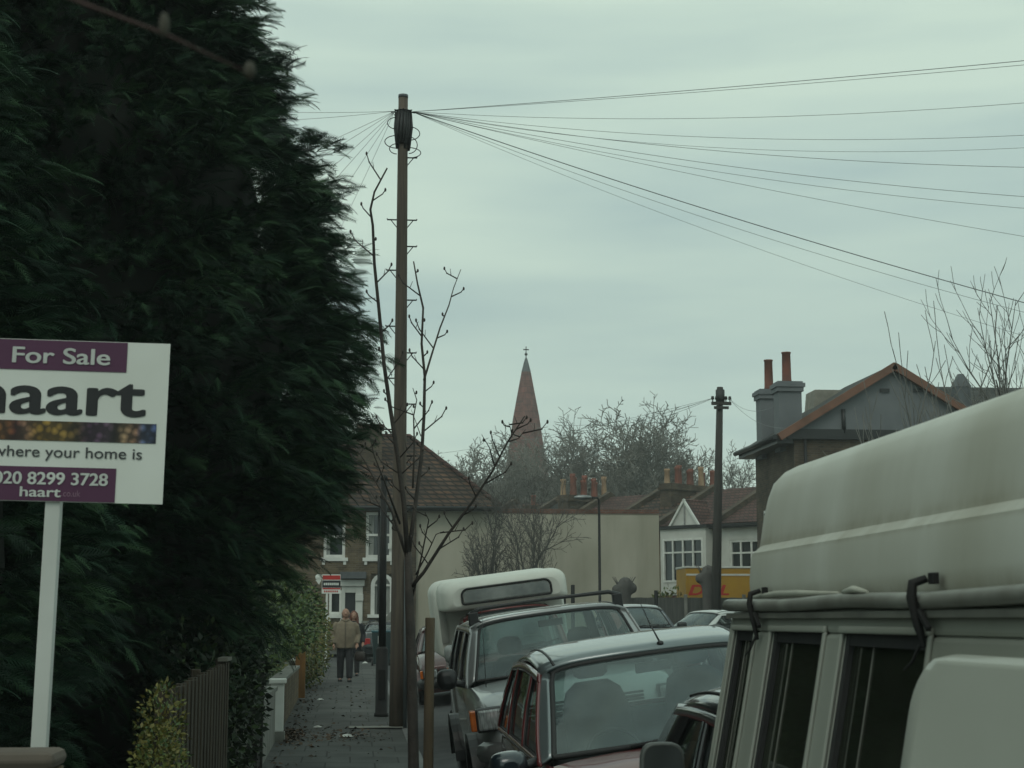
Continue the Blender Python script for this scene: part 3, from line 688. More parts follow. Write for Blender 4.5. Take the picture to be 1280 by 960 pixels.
slab(mb, [(ax_, -.14, az_), (ax_, 5.4, az_), (xrr + .35, 5.4, zl - .35 * sl), (xrr + .35, -.14, zl - .35 * sl)], .16)
rf = mb.build('roof', SLATE, h)
mb = MB()
for sgn, xx in ((1, xl - .35), (-1, xrr + .35)):
    a, b = Vector((xx, -.3, zl - .35 * sl)), Vector((ax_, -.3, az_))
    n = Vector((-(b-a).z, 0, (b-a).x)).normalized() * (1 if sgn > 0 else -1)
    mb.add([a + n*.05, b + n*.05, b - n*.20, a - n*.20, a + n*.05 + Vector((0,.16,0)), b + n*.05 + Vector((0,.16,0)), b - n*.20 + Vector((0,.16,0)), a - n*.20 + Vector((0,.16,0))], [(0,1,2,3),(4,7,6,5),(0,4,5,1),(1,5,6,2),(2,6,7,3),(3,7,4,0)])
mb.build('verge', VERGE, h)
mb = MB(); mb.tube([(xl - .45, -.2, zl - .45*sl), (xl - .45, 5.4, zl - .45*sl)], .09, 8); mb.box(xl-.35, xl+.2, -.1, 5.3, zl-.45*sl-.2, zl-.45*sl-.02); mb.build('eaves', BLACK, h)
for px in (1105, 1147):
    p = at(px, 488, GY); mb = MB(); mb.box(p.x-.16, p.x+.16, -.1, -.042, p.z-gz-.06, p.z-gz+.05); mb.build('vent', BLACK, h)
p = at(1053, 512, GY); mb = MB(); mb.tube([(p.x, -.1, zb_), (p.x, -.1, p.z - gz)], .07, 8); mb.build('flue_pipe', BLACK, h)
mb = MB(); p = at(963, 560, GY + .0); mb.tube([(xl + .6, -.1, .2), (xl + .6, -.1, zb_-.2)], .05, 8); mb.build('downpipe', BLACK, h)
for (pxa, pxb, pyt, Y, ph, pw) in ((975, 1008, 478, GY + 1.4, 440, 991), (952, 976, 488, GY + 3.9, 450, 968)):
    x0, x1 = at(pxa, 775, Y).x, at(pxb, 775, Y).x; zt_ = at(960, pyt, Y).z - gz
    mb = MB(); y = Y - GY
    mb.box(x0+.06, x1-.06, y-.35, y+.35, zl-.6, zt_-.35); mb.box(x0, x1, y-.42, y+.42, zt_-.35, zt_-.2); mb.box(x0-.05, x1+.05, y-.46, y+.46, zt_-.198, zt_-.06); mb.box(x0+.02, x1-.02, y-.4, y+.4, zt_-.058, zt_)
    c = mb.build('chimney', GREYR, rf)
    mb = MB(); xc = at(pw, 775, Y).x; zp = at(960, ph, Y).z - gz
    mb.rings([[(xc + r*math.cos(2*PI*j/12), y + r*math.sin(2*PI*j/12), zz) for j in range(12)] for r, zz in ((.19, zt_), (.165, zt_+.1), (.15, zp-.05), (.17, zp-.04), (.17, zp), (.12, zp))]); mb.build('chimney_pot', POT, c)
for (yy, zz) in ((1.2, 3.6), (3.2, 3.6)):
    mb = MB(); mb.box(xl+.2, xl+.249, yy, yy+.8, zz, zz+1.6); f = mb.build('window', WHITE, h)
    mb = MB(); mb.box(xl+.185, xl+.199, yy+.1, yy+.7, zz+.1, zz+1.5); mb.build('pane', WINDK, f)
p = at(1020, 487, GY + 4.0); mb = MB(); mb.prism([(at(1015,487,GY+4).x, zl+.8), (at(1060,487,GY+4).x, zl+.8), (at(1055,487,GY+4).x, p.z-gz), (at(1019,487,GY+4).x, p.z-gz)], 'y', 4, 5.2); mb.build('rear_dormer', M('pale_felt', (.28, .26, .22), .9), rf)
# next roof behind it
t = thing('slate_roofed_house', 'house behind the grey gable showing a dark slate roof and a pyramid capped stack', 'house', (0, 60, g(60)))
x0, x1 = at(1195, 775, 60).x, at(1420, 775, 60).x; zt_ = at(1280, 485, 64).z - g(60)
mb = MB(); mb.box(x0+.3, x1-.3, .3, 8, 0, zt_-2.2); mb.build('wall', DRKBR, t)
mb = MB(); slab(mb, [(x0, 0, zt_-2.3), (x1, 0, zt_-2.3), (x1, 4, zt_), (x0, 4, zt_)], .14); slab(mb, [(x0, 8.3, zt_-2.3), (x1, 8.3, zt_-2.3), (x1, 4, zt_), (x0, 4, zt_)], .14); rf = mb.build('roof', SLATE, t)
x = at(1213, 775, 62).x; za = at(1213, 468, 62).z - g(60); mb = MB(); mb.box(x-.3, x+.3, 1.7, 2.3, zt_-1.6, za-.55); mb.add([(x-.33,1.67,za-.55),(x+.33,1.67,za-.55),(x+.33,2.33,za-.55),(x-.33,2.33,za-.55),(x-.1,1.9,za),(x+.1,1.9,za),(x+.1,2.1,za),(x-.1,2.1,za)], [(0,1,5,4),(1,2,6,5),(2,3,7,6),(3,0,4,7),(4,5,6,7)]); mb.build('chimney', LEAD, rf)

# ------------------------------------------------------------------ grey fence, stumps, posts, yellow van
FYY = 51.0
t = thing('wooden_fence', 'weathered grey board fence behind the parked cars, in front of the yellow van', 'fence', (0, FYY + 9.6, g(60)))
Y = FYY + 9.6; x0, x1 = at(776, 775, Y).x, at(990, 775, Y).x; zt_ = at(850, 747, Y).z - g(60)
mb = MB(); x = x0; i = 0
while x < x1:
    mb.box(x, x+.145, (.012 if i % 2 else 0), (.03 if i % 2 else .018), 0.05, zt_ + .006*math.sin(i*1.7)); x += .14; i += 1
mb.build('boards', GREYW, t)
for px in (783, 857, 930):
    xx = at(px, 775, Y).x; mb = MB(); mb.box(xx-.06, xx+.06, -.13, -.003, 0, zt_+.12); mb.build('post', CONC, t, bevel=.01)
mb = MB(); mb.box(x0, x1, .032, .09, .5, .6); mb.box(x0, x1, .032, .09, zt_-.45, zt_-.35); mb.build('rail', GREYW, t)
for px, py, lab in ((780, 731, 'knobbly pollarded trunk standing at the left end of the grey fence'), (884, 716, 'dark pollarded trunk in front of the yellow van')):
    p = at(px, py, 59.8); t = thing('pollarded_stump', lab, 'tree stump', (p.x, 59.8, g(59.8))); hgt = p.z - g(59.8)
    mb = MB(); mb.tube([(.05, 0, 0), (0, 0, hgt*.5), (.03, 0, hgt*.78), (-.05, .0, hgt)], [.24, .2, .24, .3], 9); mb.sph((-.28, 0, hgt*.93), .2, 9, 6); mb.sph((.3, .05, hgt*.95), .22, 9, 6); mb.sph((.05, 0, hgt), .3, 9, 6); mb.build('trunk', DKTWIG, t, remesh=.06)
    mb = MB()
    for i in range(9):
        a = i*2.3; mb.tube([(.25*math.cos(a), .2*math.sin(a), hgt), (.45*math.cos(a), .3*math.sin(a), hgt+.3)], [.02, .008], 5)
    mb.build('shoot', DKTWIG, t)
for px, lab in ((705, 'short dark post behind the white camper, left of a pair'), (716, 'short dark post behind the white camper, right of a pair'), (820, 'short dark post at the end of the cream wall')):
    p = at(px, 731 if px < 800 else 738, 58.9); o = MB().tube([(0, 0, 0), (0, 0, p.z - g(58.9))], .075, 8).build('bollard', IRON, None, bevel=.02); o.location = (p.x, 58.9, g(58.9)); tag(o, lab, 'post', 'short posts by the cream wall')

t = thing('delivery_van', 'yellow box delivery van with red lettering parked behind the grey fence', 'van', (0, 66.5, g(64)))
Y = 66.5; x0, x1 = at(858, 775, Y).x, at(925, 775, Y).x; zt_ = at(860, 707, Y).z - g(64); YEL = M('yellow_paint', (.46, .25, .012), .5, (.38, .2, .012), 1)
x1 = x0 + 4.2
mb = MB(); mb.box(x0, x1, 0, 2.0, .75, zt_-.1); mb.build('box_body', YEL, t, bevel=.04)
mb = MB(); mb.box(x0-.02, x1+.02, -.03, 2.03, zt_-.1, zt_-.02); mb.box(x0+.02, x1-.02, -.02, -.003, zt_-.42, zt_-.34); mb.build('roof_trim', WHITE, t, bevel=.01)
mb = MB(); mb.prism([(x1+.05, .6), (x1+1.9, .6), (x1+1.9, 1.25), (x1+1.35, 1.4), (x1+.8, 2.25), (x1+.05, 2.3)], 'y', .05, 1.95); cb = mb.build('cab', YEL, t, bevel=.06)
mb = MB(); mb.prism([(x1+.35, 1.45), (x1+1.2, 1.45), (x1+.75, 2.1), (x1+.35, 2.1)], 'y', .03, .048); mb.build('cab_window', WINDK, cb)
RED = M('red_letter', (.5, .02, .015), .5, (.42, .02, .015), 3)
ltx = at(861, 775, Y).x
text_mesh('DHL', RED, t, ltx, ltx + 1.75, at(860, 744, Y).z - g(64), at(860, 731, Y).z - g(64), -.006, .03, shear=.25)
mb = MB(); mb.box(x0+.05, ltx-.1, -.005, -.002, zt_-1.42, zt_-1.38); mb.build('stripe', RED, t)
for xx in (x0+1.0, x1+1.0):
    mb = MB(); mb.tube([(xx, -.02, .4), (xx, .22, .4)], .4, 18); wh = mb.build('wheel', RUBBER, t)
mb = MB(); mb.box(x0+.1, x1+1.6, .3, 1.7, .4, .74); mb.build('chassis', BLACK, t)

# ------------------------------------------------------------------ poles and lamps
PY = 25.8
px0 = at(498, 775, PY).x
ph = at(504, 121, PY).z - g(PY)
t = thing('telegraph_pole', 'tall weathered wooden telegraph pole at the kerb with wires fanning from its top', 'telegraph pole', (px0, PY, g(PY)))
top = at(504, 121, PY); lean = top.x - px0
def pp(f): return Vector((lean * f, 0, ph * f))
mb = MB(); mb.tube([pp(0) - Vector((0,0,.2)), pp(.1), pp(.5), pp(.9), pp(1)], [.135, .125, .105, .085, .08], 14); mb.build('pole', POLEW, t)
mb = MB(); mb.tube([pp(.998), pp(1.003)], [.085, .083], 14); mb.build('pole_cap', LEAD, t)
mb = MB()
f0, f1 = (at(504, 180, PY).z - g(PY)) / ph, (at(504, 140, PY).z - g(PY)) / ph
rr = random.Random(5)
for i in range(16):                                   # bundle of cables strapped round the head
    a = 2*PI*i/16; r_ = .095 + .03*rr.random()
    mb.tube([pp(f0 - .01*rr.random()) + Vector((r_*math.cos(a)*.9, r_*math.sin(a)*.9, 0)), pp((f0+f1)/2) + Vector((r_*1.2*math.cos(a+.15), r_*1.2*math.sin(a+.15), 0)), pp(f1) + Vector((r_*math.cos(a+.25), r_*math.sin(a+.25), 0))], .026, 6)
mb.build('cable_bundle', CAB, t)
mb = MB(); c = pp(f1)
mb.tube([c + Vector((.14*math.cos(a*PI/8), .14*math.sin(a*PI/8), 0)) for a in range(17)], .012, 6)
for a in range(8): mb.tube([c + Vector((.13*math.cos(a*PI/4), .13*math.sin(a*PI/4), 0)), c + Vector((.2*math.cos(a*PI/4), .2*math.sin(a*PI/4), -.01))], .012, 5)
mb.build('ring_bracket', IRON, t)
for i, (sx_, dx, dz, sz) in enumerate(((-1, .16, .12, .14), (1, .18, -.05, .16), (1, .14, -.25, .2), (-1, .2, -.2, .15), (-1, .12, -.32, .12), (1, .2, -.38, .12))):
    mb = MB(); c = pp(f0) + Vector((sx_ * .1, -.06, .22 + dz)); mb.tube([c + Vector((sx_ * dx * math.sin(k*PI/10), .03*k/10, sz * .7 * math.cos(k*PI/10) )) for k in range(11)], .008, 5); mb.build('cable_loop', CAB, t)
for i, (py, sd) in enumerate(((197, 1), (275, 1), (275, -1), (308, 1), (338, -1), (375, 1), (408, -1), (441, 1), (473, -1), (505, 1), (537, -1), (570, 1), (600, -1), (632, 1))):
    f = (at(504, py, PY).z - g(PY)) / ph; c = pp(f); ro = .125 - .04 * f
    mb = MB(); mb.tube([c + Vector((sd*ro*.8, 0, 0)), c + Vector((sd*(ro+.15), 0, .0)), c + Vector((sd*(ro+.15), 0, .02))], .012, 6); mb.tube([c + Vector((sd*(ro+.09), 0, -.005)), c + Vector((sd*ro*.9, 0, -.13))], .008, 5); mb.build('step_iron', IRON, t)
mb = MB(); f = (at(504, 700, PY).z - g(PY)) / ph; mb.tube([(.115, -.09, 0), (.115 + lean*f, -.09, ph*f)], .033, 8); mb.build('cable_guard', M('grey_conduit', (.12, .14, .145), .55), t)

# wires
PT = Vector((px0, PY, g(PY))) + pp(f1)
def wire(p, q, sag, r, label, group):
    mb = MB(); n = 24; mid = (p + q) / 2
    mb.tube([p.lerp(q, k/n) - mid + Vector((0, 0, -4*sag*(k/n)*(1-k/n))) for k in range(n+1)], r * .6, 5)
    o = mb.build('telephone_wire', WIREM, None, loc=mid); return tag(o, label, 'wire', group)
rl = [(73, 18, 'uppermost', .008, .1), (78, 18.2, 'second', .006, .12), (122, 20, 'third', .006, .5), (165, 21, 'fourth', .006, .6), (181, 21.3, 'fifth', .005, .75), (209, 22, 'sixth', .007, .45),
      (247, 22.5, 'seventh', .007, .4), (262, 22.6, 'eighth', .006, .45), (297, 23, 'ninth', .006, .2), (381, 24, 'tenth', .013, .2), (395, 24.2, 'eleventh', .006, .35), (425, 24.4, 'lowest', .005, .35)]
for py, Yq, nm, r_, sag in rl:
    q = at(1280, py, Yq); k = (11.6 - PT.x) / (q.x - PT.x); e = PT.lerp(q, k)
    wire(PT + Vector((.15, -.03, 0)), e + Vector((0, 0, sag * .4)), sag * .6, r_, f'telephone wire from the tall pole, {nm} of the right fan', 'wires fanning right from the tall pole')
ll = [(380, 134, 27, 'uppermost'), (380, 143, 27, 'second'), (395, 180, 25.5, 'third'), (402, 193, 25, 'fourth'), (416, 208, 24.4, 'fifth'), (426, 218, 24, 'sixth'), (436, 232, 23.6, 'seventh'), (448, 248, 23.4, 'lowest and steepest')]
for px, py, Yq, nm in ll:
    q = at(px, py, Yq); k = min(3.2, max(1.5, (-6.5 - PT.x) / (q.x - PT.x)))
    e = PT.lerp(q, k); wire(PT + Vector((-.14, -.03, 0)), e, .12, .006, f'telephone wire from the tall pole, {nm} of the left fan', 'wires fanning left from the tall pole')

# second pole
P2 = 58.9; p2 = at(893, 775, P2); z2 = at(900, 484, P2)
t = thing('telegraph_pole', 'dark telegraph pole with insulator arms in front of the white terrace', 'telegraph pole', (p2.x, P2, g(P2)))
h2 = z2.z - g(P2); l2 = z2.x - p2.x
mb = MB(); mb.tube([(0, 0, -.2), (l2*.5, 0, h2*.5), (l2, 0, h2)], [.2, .165, .12], 12); mb.build('pole', DARKW, t)
za = at(900, 505, P2).z - g(P2)
mb = MB(); mb.cbox((l2, -.16, za), (.75, .1, .12)); mb.cbox((l2, -.16, za - .16), (.55, .1, .1)); mb.build('crossarm', DARKW, t)
for i, xx in enumerate((-.33, -.18, .18, .33)):
    mb = MB(); mb.tube([(l2+xx, -.16, za+.06), (l2+xx, -.16, za+.14), (l2+xx, -.16, za+.15), (l2+xx, -.16, za+.27)], [.02, .02, .065, .05], 8); mb.build('insulator', IRON, t)
mb = MB(); mb.tube([(l2, 0, h2 - .55), (l2, 0, h2 - .1)], .17, 10); mb.build('cable_collar', CAB, t)
P2T = Vector((p2.x + l2, P2 - .16, za + g(P2) + .2))
for i, (px, py, Y, nm) in enumerate(((740, 525, 70, 'upper left'), (700, 540, 72, 'middle left'), (560, 560, 75, 'lowest left'), (950, 505, 50, 'upper right'), (960, 525, 50, 'lower right'), (760, 530, 66, 'nearest left'))):
    q = at(px, py, Y); e = P2T.lerp(q, 1.3); wire(P2T + Vector((-.3 if px < 900 else .3, 0, 0)), e, .3, .011, f'thin wire leaving the dark telegraph pole, {nm} one', 'wires of the dark telegraph pole')

# thick-based dark column beside the pole
CY = 28.2; c0 = at(478, 775, CY); t = thing('lamp_column', 'dark iron street column with a thick cylindrical base beside the tall pole', 'street column', (c0.x, CY, g(CY)))
hc = at(478, 598, CY).z - g(CY); hb = at(478, 812, CY).z - g(CY)
mb = MB(); mb.tube([(0, 0, 0), (0, 0, .06), (0, 0, .062), (0, 0, hb), (0, 0, hb + .05)], [.125, .125, .108, .105, .075], 16); mb.build('base', IRON, t)
mb = MB(); mb.box(-.06, .06, -.115, -.1, .3, .8); mb.build('access_door', IRON, t)
mb = MB(); mb.tube([(0, 0, hb), (0, 0, hc)], [.066, .056], 12); mb.sph((0, 0, hc), .07, 10, 6); mb.build('shaft', IRON, t)
# slim street lamp
LY = 57; c0 = at(750, 775, LY); t = thing('street_lamp', 'slim dark street lamp with its lantern pointing left against the cream wall', 'street lamp', (c0.x, LY, g(LY)))
hl = at(750, 622, LY).z - g(LY)
mb = MB(); mb.tube([(0, 0, 0), (0, 0, 1.2), (0, 0, 1.22), (0, 0, hl - .1), (-.05, 0, hl - .01), (-.3, 0, hl)], [.09, .09, .055, .045, .04, .035], 10); mb.build('column', IRON, t)
mb = MB(); mb.sph((-.58, 0, hl), (.34, .13, .09), 14, 8); mb.build('lantern', STEEL, t)

# ------------------------------------------------------------------ sapling with its stake
SY = 13.0
s0 = at(518, 775, SY); t = thing('sapling', 'young bare street tree with upright budding branches beside its stake', 'tree', (s0.x, SY, g(SY)))
def sp(px, py, dy=0): return at(px, py, SY + dy) - Vector((s0.x, SY, g(SY)))
mb = MB(); base = sp(518, 960); base.z = -.1
mb.tube([base, sp(517, 960), sp(515, 850), sp(512, 760), sp(510, 690)], [.052, .046, .042, .038, .028], 10); mb.build('trunk', BARK, t)
br = [([(510, 700), (505, 630), (497, 570), (487, 505), (480, 455), (474, 390), (468, 330), (466, 282), (463, 262), (468, 240), (484, 210)], -.4, .02),
      ([(511, 690), (518, 640), (527, 570), (530, 520), (531, 470), (527, 430), (529, 385), (522, 355), (517, 327)], .5, .017),
      ([(530, 475), (540, 442), (550, 410), (561, 382), (567, 360), (576, 337)], .7, .009),
      ([(513, 735), (530, 715), (560, 668), (590, 628), (615, 590), (634, 553), (656, 520)], -.6, .013),
      ([(618, 582), (612, 560), (602, 543)], -.5, .006), ([(636, 552), (648, 548), (657, 537)], -.6, .005), ([(640, 546), (638, 535), (636, 528)], -.6, .004),
      ([(506, 690), (490, 640), (474, 610), (455, 575), (445, 560)], .4, .010), ([(500, 655), (480, 600), (468, 570), (462, 545)], -.3, .008),
      ([(512, 720), (502, 670), (480, 640), (462, 612)], .5, .010),
      ([(516, 745), (526, 700), (532, 670), (536, 650), (531, 640)], -.3, .008), ([(520, 718), (535, 690), (545, 668), (555, 664)], -.4, .006),
      ([(516, 610), (518, 560), (517, 520), (521, 500), (516, 485)], .3, .008), ([(526, 545), (519, 525), (514, 512)], .4, .004),
      ([(508, 660), (500, 600), (494, 560), (490, 525)], .2, .008)]
mb = MB(); rd = random.Random(3)
for pts, dy, r_ in br:
    n = len(pts); P = [sp(x, y, dy * i / (n-1)) for i, (x, y) in enumerate(pts)]
    mb.tube(P, [1.2 * r_ * (1 - .7 * i / (n-1)) for i in range(n)], 6)
    side = 1
    for i in range(n - 1):                            # short spurs, each with a bud
        for f in (.2, .6) if (P[i+1]-P[i]).length > .28 else (.5,):
            if i == 0: continue
            a = P[i].lerp(P[i+1], f); ax = (P[i+1]-P[i]).normalized(); side = -side
            o = Vector((side * (.6 + .4*rd.random()), rd.uniform(-.6, .6), .0)); dd = (ax * .8 + o).normalized(); ln = rd.choice([.02, .04, .10, .15, .2]) 
            b = a + dd * ln; c = b + (dd + Vector((0, 0, .8))).normalized() * ln * .4
            mb.tube([a, b, c], [.006, .005, .004], 4); mb.sph(c, (.010, .010, .017), 5, 4)
            if ln > .12: mb.tube([a.lerp(b, .6), a.lerp(b, .6) + Vector((rd.uniform(-.03, .03), 0, .06))], [.003, .002], 4); mb.sph(b, .008, 5, 4)
mb.build('branches', BARK, t)
k0 = at(536, 775, 12.4); o = MB().tube([(0, 0, -.05), (.01, 0, at(536, 772, 12.4).z - g(12.4))], [.042, .038], 8).build('tree_stake', STAKE, None, bevel=.006); o.location = (k0.x, 12.4, g(12.4)); tag(o, 'rough brown wooden stake standing right of the sapling trunk', 'stake')

# bare bushy trees before the cream wall
B1 = bare_tree(21, 5.6, .10, 4, (8, 6, 5, 4), (26, 30, 35, 42), (.85, .55, .5, .5), up=.07, start=.05, trunk_frac=.34, minr=.008, wob=.1)
B2 = bare_tree(23, 7.0, .11, 4, (8, 6, 6, 4), (24, 32, 38, 45), (.9, .55, .5, .5), up=.06, start=.08, trunk_frac=.38, minr=.008, wob=.12)
for segs, px, pyt, Y, lab, rz in ((B1, 612, 606, 60.5, 'dark leafless bush spreading from low down in front of the cream wall', .4), (B2, 652, 556, 60.2, 'taller leafless bushy tree in front of the cream wall below the spire', 1.7)):
    p = at(px, pyt, Y); t = thing('bare_bush', lab, 'tree', (p.x, Y, g(Y)), (0, 0, rz)); plant_tree(t, segs, DKTWIG, DKTWIG, 2); s_ = (p.z - g(Y)) / max(s[1].z for s in segs); t.scale = (s_ * .72, s_ * .72, s_)
# regrown tree at the right behind the van
RT1 = bare_tree(33, 9, .16, 4, (9, 6, 5, 2), (38, 30, 32, 40), (.75, .7, .5, .45), up=.16, start=.35, trunk_frac=.45, minr=.008, wob=.08)
p = at(1265, 335, 40); t = thing('bare_tree', 'bare tree with many thin upright shoots at the right above the white van', 'tree', (p.x, 40, g(40)), (0, 0, .6)); plant_tree(t, RT1, BARK, TWIG, 2); s_ = (p.z - g(40)) / max(s[1].z for s in RT1); t.scale = (s_, s_, s_)
RT2 = bare_tree(37, 7, .12, 3, (9, 5, 3), (28, 25, 30), (.9, .7, .5), up=.2, start=.3, trunk_frac=.4, minr=.010, wob=.06)
p = at(1125, 385, 42); t = thing('bare_tree', 'thin bare tree whose shoots stick up over the orange verge of the grey gable', 'tree', (p.x, 42, g(42)), (0, 0, 1.9)); plant_tree(t, RT2, BARK, TWIG, 2); s_ = (p.z - g(42)) / max(s[1].z for s in RT2); t.scale = (s_, s_, s_)

p = at(1205, 372, 44); t2 = t.copy(); COL.objects.link(t2); t2['label'] = 'thin bare tree with wiry shoots between the grey gable and the dark pyramid stack'; t2.location = (p.x, 44, g(44)); t2.rotation_euler = (0, 0, 4.1); s_ = (p.z - g(44)) / max(q[1].z for q in RT2); t2.scale = (s_, s_, s_)
for ch in t.children: c = ch.copy(); COL.objects.link(c); c.parent = t2

# ------------------------------------------------------------------ garden fronts along the pavement
WX = -1.05
t = thing('brick_pier', 'brick gate pier with a stone cap at the foot of the for sale board', 'wall', (-1.07, 5.5, g(5.5)))
z = at(50, 940, 5.4).z - g(5.5)
mb = MB(); mb.box(-.115, .115, -.115, .115, 0, z - .06); mb.build('brickwork', STOCK, t)
mb = MB(); mb.box(-.125, .125, -.125, .125, z - .058, z); mb.build('cap', M('brown_stone', (.13, .105, .085), .9), t, bevel=.025)
t = thing('garden_wall', 'low brick garden wall between the brick pier and the tall board fence', 'wall', (-1.0, 5.62, g(7)))
mb = MB(); mb.box(-.1, 0, 0, 4.0, -.1, .6); mb.build('brickwork', STOCK, t); mb = MB(); mb.box(-.12, .02, 0, 4.0, .6, .66); mb.build('coping', CONC, t)
t = thing('board_fence', 'tall brown fence of upright boards beside the pavement under the conifer', 'fence', (WX, 9.7, g(9.7)))
mb = MB(); i = 0; y = 0
while y < 4.25:
    mb.box(-.03 + (.012 if i % 2 else 0), (.012 if i % 2 else 0), y, y + .135, .03 + .0125*y, 1.47 + .0125*y + .012*math.sin(i*2.1)); y += .128; i += 1
mb.build('boards', FENCEW, t)
for y in (.04, 2.15, 4.26):
    mb = MB(); mb.box(-.10, -.035, y, y+.1, 0, 1.50+.0125*y); mb.build('post', FENCEW, t, bevel=.008)
mb = MB(); mb.box(-.09, -.034, .06, 4.3, .35, .43); mb.box(-.09, -.034, .06, 4.3, 1.2, 1.28); mb.build('rail', FENCEW, t)
mb = MB(); mb.box(-.05, .03, 3.9, 4.40, 1.54, 1.57); mb.build('capping', M('pale_capping', (.2, .19, .16), .9), t)
t = thing('garden_gate', 'dark wooden garden gate standing between the ivy and the grey wall', 'gate', (WX, 18.3, g(18.3)))
for i in range(6):
    mb = MB(); mb.box(-.02, .005, .06 + i*.15, .06 + i*.15 + .11, .1, 1.05 + .05*math.sin(i*PI/5)); mb.build('picket', DARKW, t)
mb = MB(); mb.box(-.06, -.022, .03, 1.0, .25, .33); mb.box(-.06, -.022, .03, 1.0, .8, .88); mb.build('rail', DARKW, t)
for y in (-.06, 1.0):
    mb = MB(); mb.box(-.08, .03, y, y + .1, 0, 1.25); mb.prism([(y, 1.252), (y + .1, 1.252), (y + .05, 1.3)], 'x', -.08, .03); mb.build('post', DARKW, t)
mb = MB(); mb.sph((.02, .93, .75), .03, 8, 6); mb.build('latch', IRON, t)
t = thing('garden_wall', 'low grey rendered garden wall before the white gatepost', 'wall', (WX, 19.5, g(19.5)))
mb = MB(); mb.box(-.16, 0, 0, 3.5, -.05, .78); mb.build('render', CONC, t); mb = MB(); mb.box(-.19, .03, 0, 3.5, .782, .84); mb.build('coping', CONC, t)
t = thing('gatepost', 'white painted gatepost with a flat cap and grey foot beside the pavement', 'post', (WX + .02, 23.2, g(23.2)))
mb = MB(); mb.box(-.09, .09, -.09, .09, .16, .82); mb.build('shaft', WHITE, t, bevel=.01); mb = MB(); mb.box(-.12, .12, -.12, .12, .822, .89); mb.build('cap', WHITE, t, bevel=.012); mb = MB(); mb.box(-.11, .11, -.11, .11, 0, .157); mb.build('foot', CONC, t)
t = thing('garden_wall', 'low brick wall under the bright green hedge beyond the white gatepost', 'wall', (WX, 23.5, g(23.5)))
mb = MB(); mb.box(-.2, 0, 0, 9.5, -.1, .75); mb.build('brickwork', STOCK, t); mb = MB(); mb.box(-.22, .02, 0, 9.5, .752, .8); mb.build('coping', CONC, t)
o = MB().box(-.1, .1, -.1, .1, 0, 1.34).build('wooden_post', ORGW, None, bevel=.012); o.location = (WX + .02, 33.3, g(33.3)); tag(o, 'orange stained wooden post under the hedge by the pavement', 'post')
o = MB().box(-.05, .05, -.05, .05, 0, 1.12).build('wooden_post', WHITE, None, bevel=.01); o.location = (WX - .3, 21.6, g(21.6)); tag(o, 'slim white post behind the grey garden wall', 'post')
t = thing('garden_wall', 'far low brick wall running from the orange post to the end of the pavement', 'wall', (WX, 33.5, g(33.5)))
mb = MB(); mb.box(-.2, 0, 0, 16, -.1, .7 ); mb.box(-.2, 0, 8, 16, .7, .82); mb.build('brickwork', DRKBR, t); mb = MB(); mb.box(-.22, .02, 0, 7.99, .702, .76); mb.build('coping', CONC, t)

LG = [M('leaf_green', (.06, .105, .025), .6, (.04, .075, .02), 6), M('leaf_dark', (.018, .035, .014), .6, (.025, .045, .016), 6), M('leaf_bright', (.12, .17, .035), .55, (.08, .13, .03), 6)]
LY_ = [M('leaf_gold', (.17, .15, .025), .55, (.11, .10, .02), 6), M('leaf_lime', (.12, .14, .028), .55, (.09, .11, .022), 6), LG[0]]
DK = [LG[1], M('leaf_black_green', (.014, .024, .012), .6, (.02, .032, .014), 6), LG[0]]
t = thing('hedge', 'bright green leafy hedge spilling over the wall beyond the white gatepost', 'hedge', (-1.75, 28, g(28)))
leafy('foliage', [((.1, -3.4, 1.5), (.75, 1.3, .7)), ((.2, -1.5, 1.75), (.8, 1.4, .75)), ((.25, .6, 1.7), (.85, 1.4, .8)), ((.35, 2.8, 1.75), (.8, 1.5, .75)), ((-.4, -.5, 1.1), (.9, 4.2, .9)), ((.2, 4.3, 1.55), (.7, 1.0, .6))], 16000, (.05, .11), LG, t, [.45, .25, .3])
stems(t, [((-.3, y, 0), (0, y + .2, 1.5)) for y in (-3.5, -2, -.6, .8, 2.2, 3.6)], .035)
t = thing('golden_shrub', 'yellow leaved shrub at the far end of the bright green hedge', 'shrub', (-1.13, 36.5, g(36.5)))
leafy('foliage', [((.1, -.5, 1.35), (.5, 1.0, .75)), ((.2, .8, 1.0), (.45, 1.0, .9)), ((0, 0, .7), (.5, 1.0, .6))], 3500, (.05, .11), LY_, t, [.45, .3, .25]); stems(t, [((0, 0, 0), (.1, -.3, 1.3)), ((0, .2, 0), (.1, .6, 1.1))], .03)
t = thing('golden_shrub', 'yellow green shrub glowing in the shade left of the brown board fence', 'shrub', (-1.06, 9.35, g(9)))
leafy('foliage', [((.0, 0, 1.28), (.13, .3, .24)), ((.03, -.25, .95), (.16, .35, .34)), ((-.02, .2, 1.05), (.12, .3, .3))], 2200, (.02, .042), LY_, t, [.5, .3, .2]); stems(t, [((-.05, 0, 0), (.0, 0, 1.1)), ((-.05, -.2, 0), (0, -.35, .9))], .012)
t = thing('ivy_hedge', 'dark ivy covered hedge between the board fence and the garden gate', 'hedge', (-1.5, 16.2, g(16.2)))
leafy('foliage', [((.1, -1.2, .9), (.5, 1.1, .95)), ((.1, .7, 1.0), (.5, 1.2, .9)), ((.05, 1.5, 1.3), (.5, .9, .6)), ((0, -.4, 1.6), (.5, 1.6, .5))], 9000, (.05, .1), DK, t, [.5, .35, .15]); stems(t, [((-.1, y, 0), (0, y, 1.2)) for y in (-1.2, -.3, .6, 1.3)], .03)
t = thing('shrub', 'dark mixed shrub above the garden gate below the conifer branches', 'shrub', (-1.9, 20.5, g(20.5)))
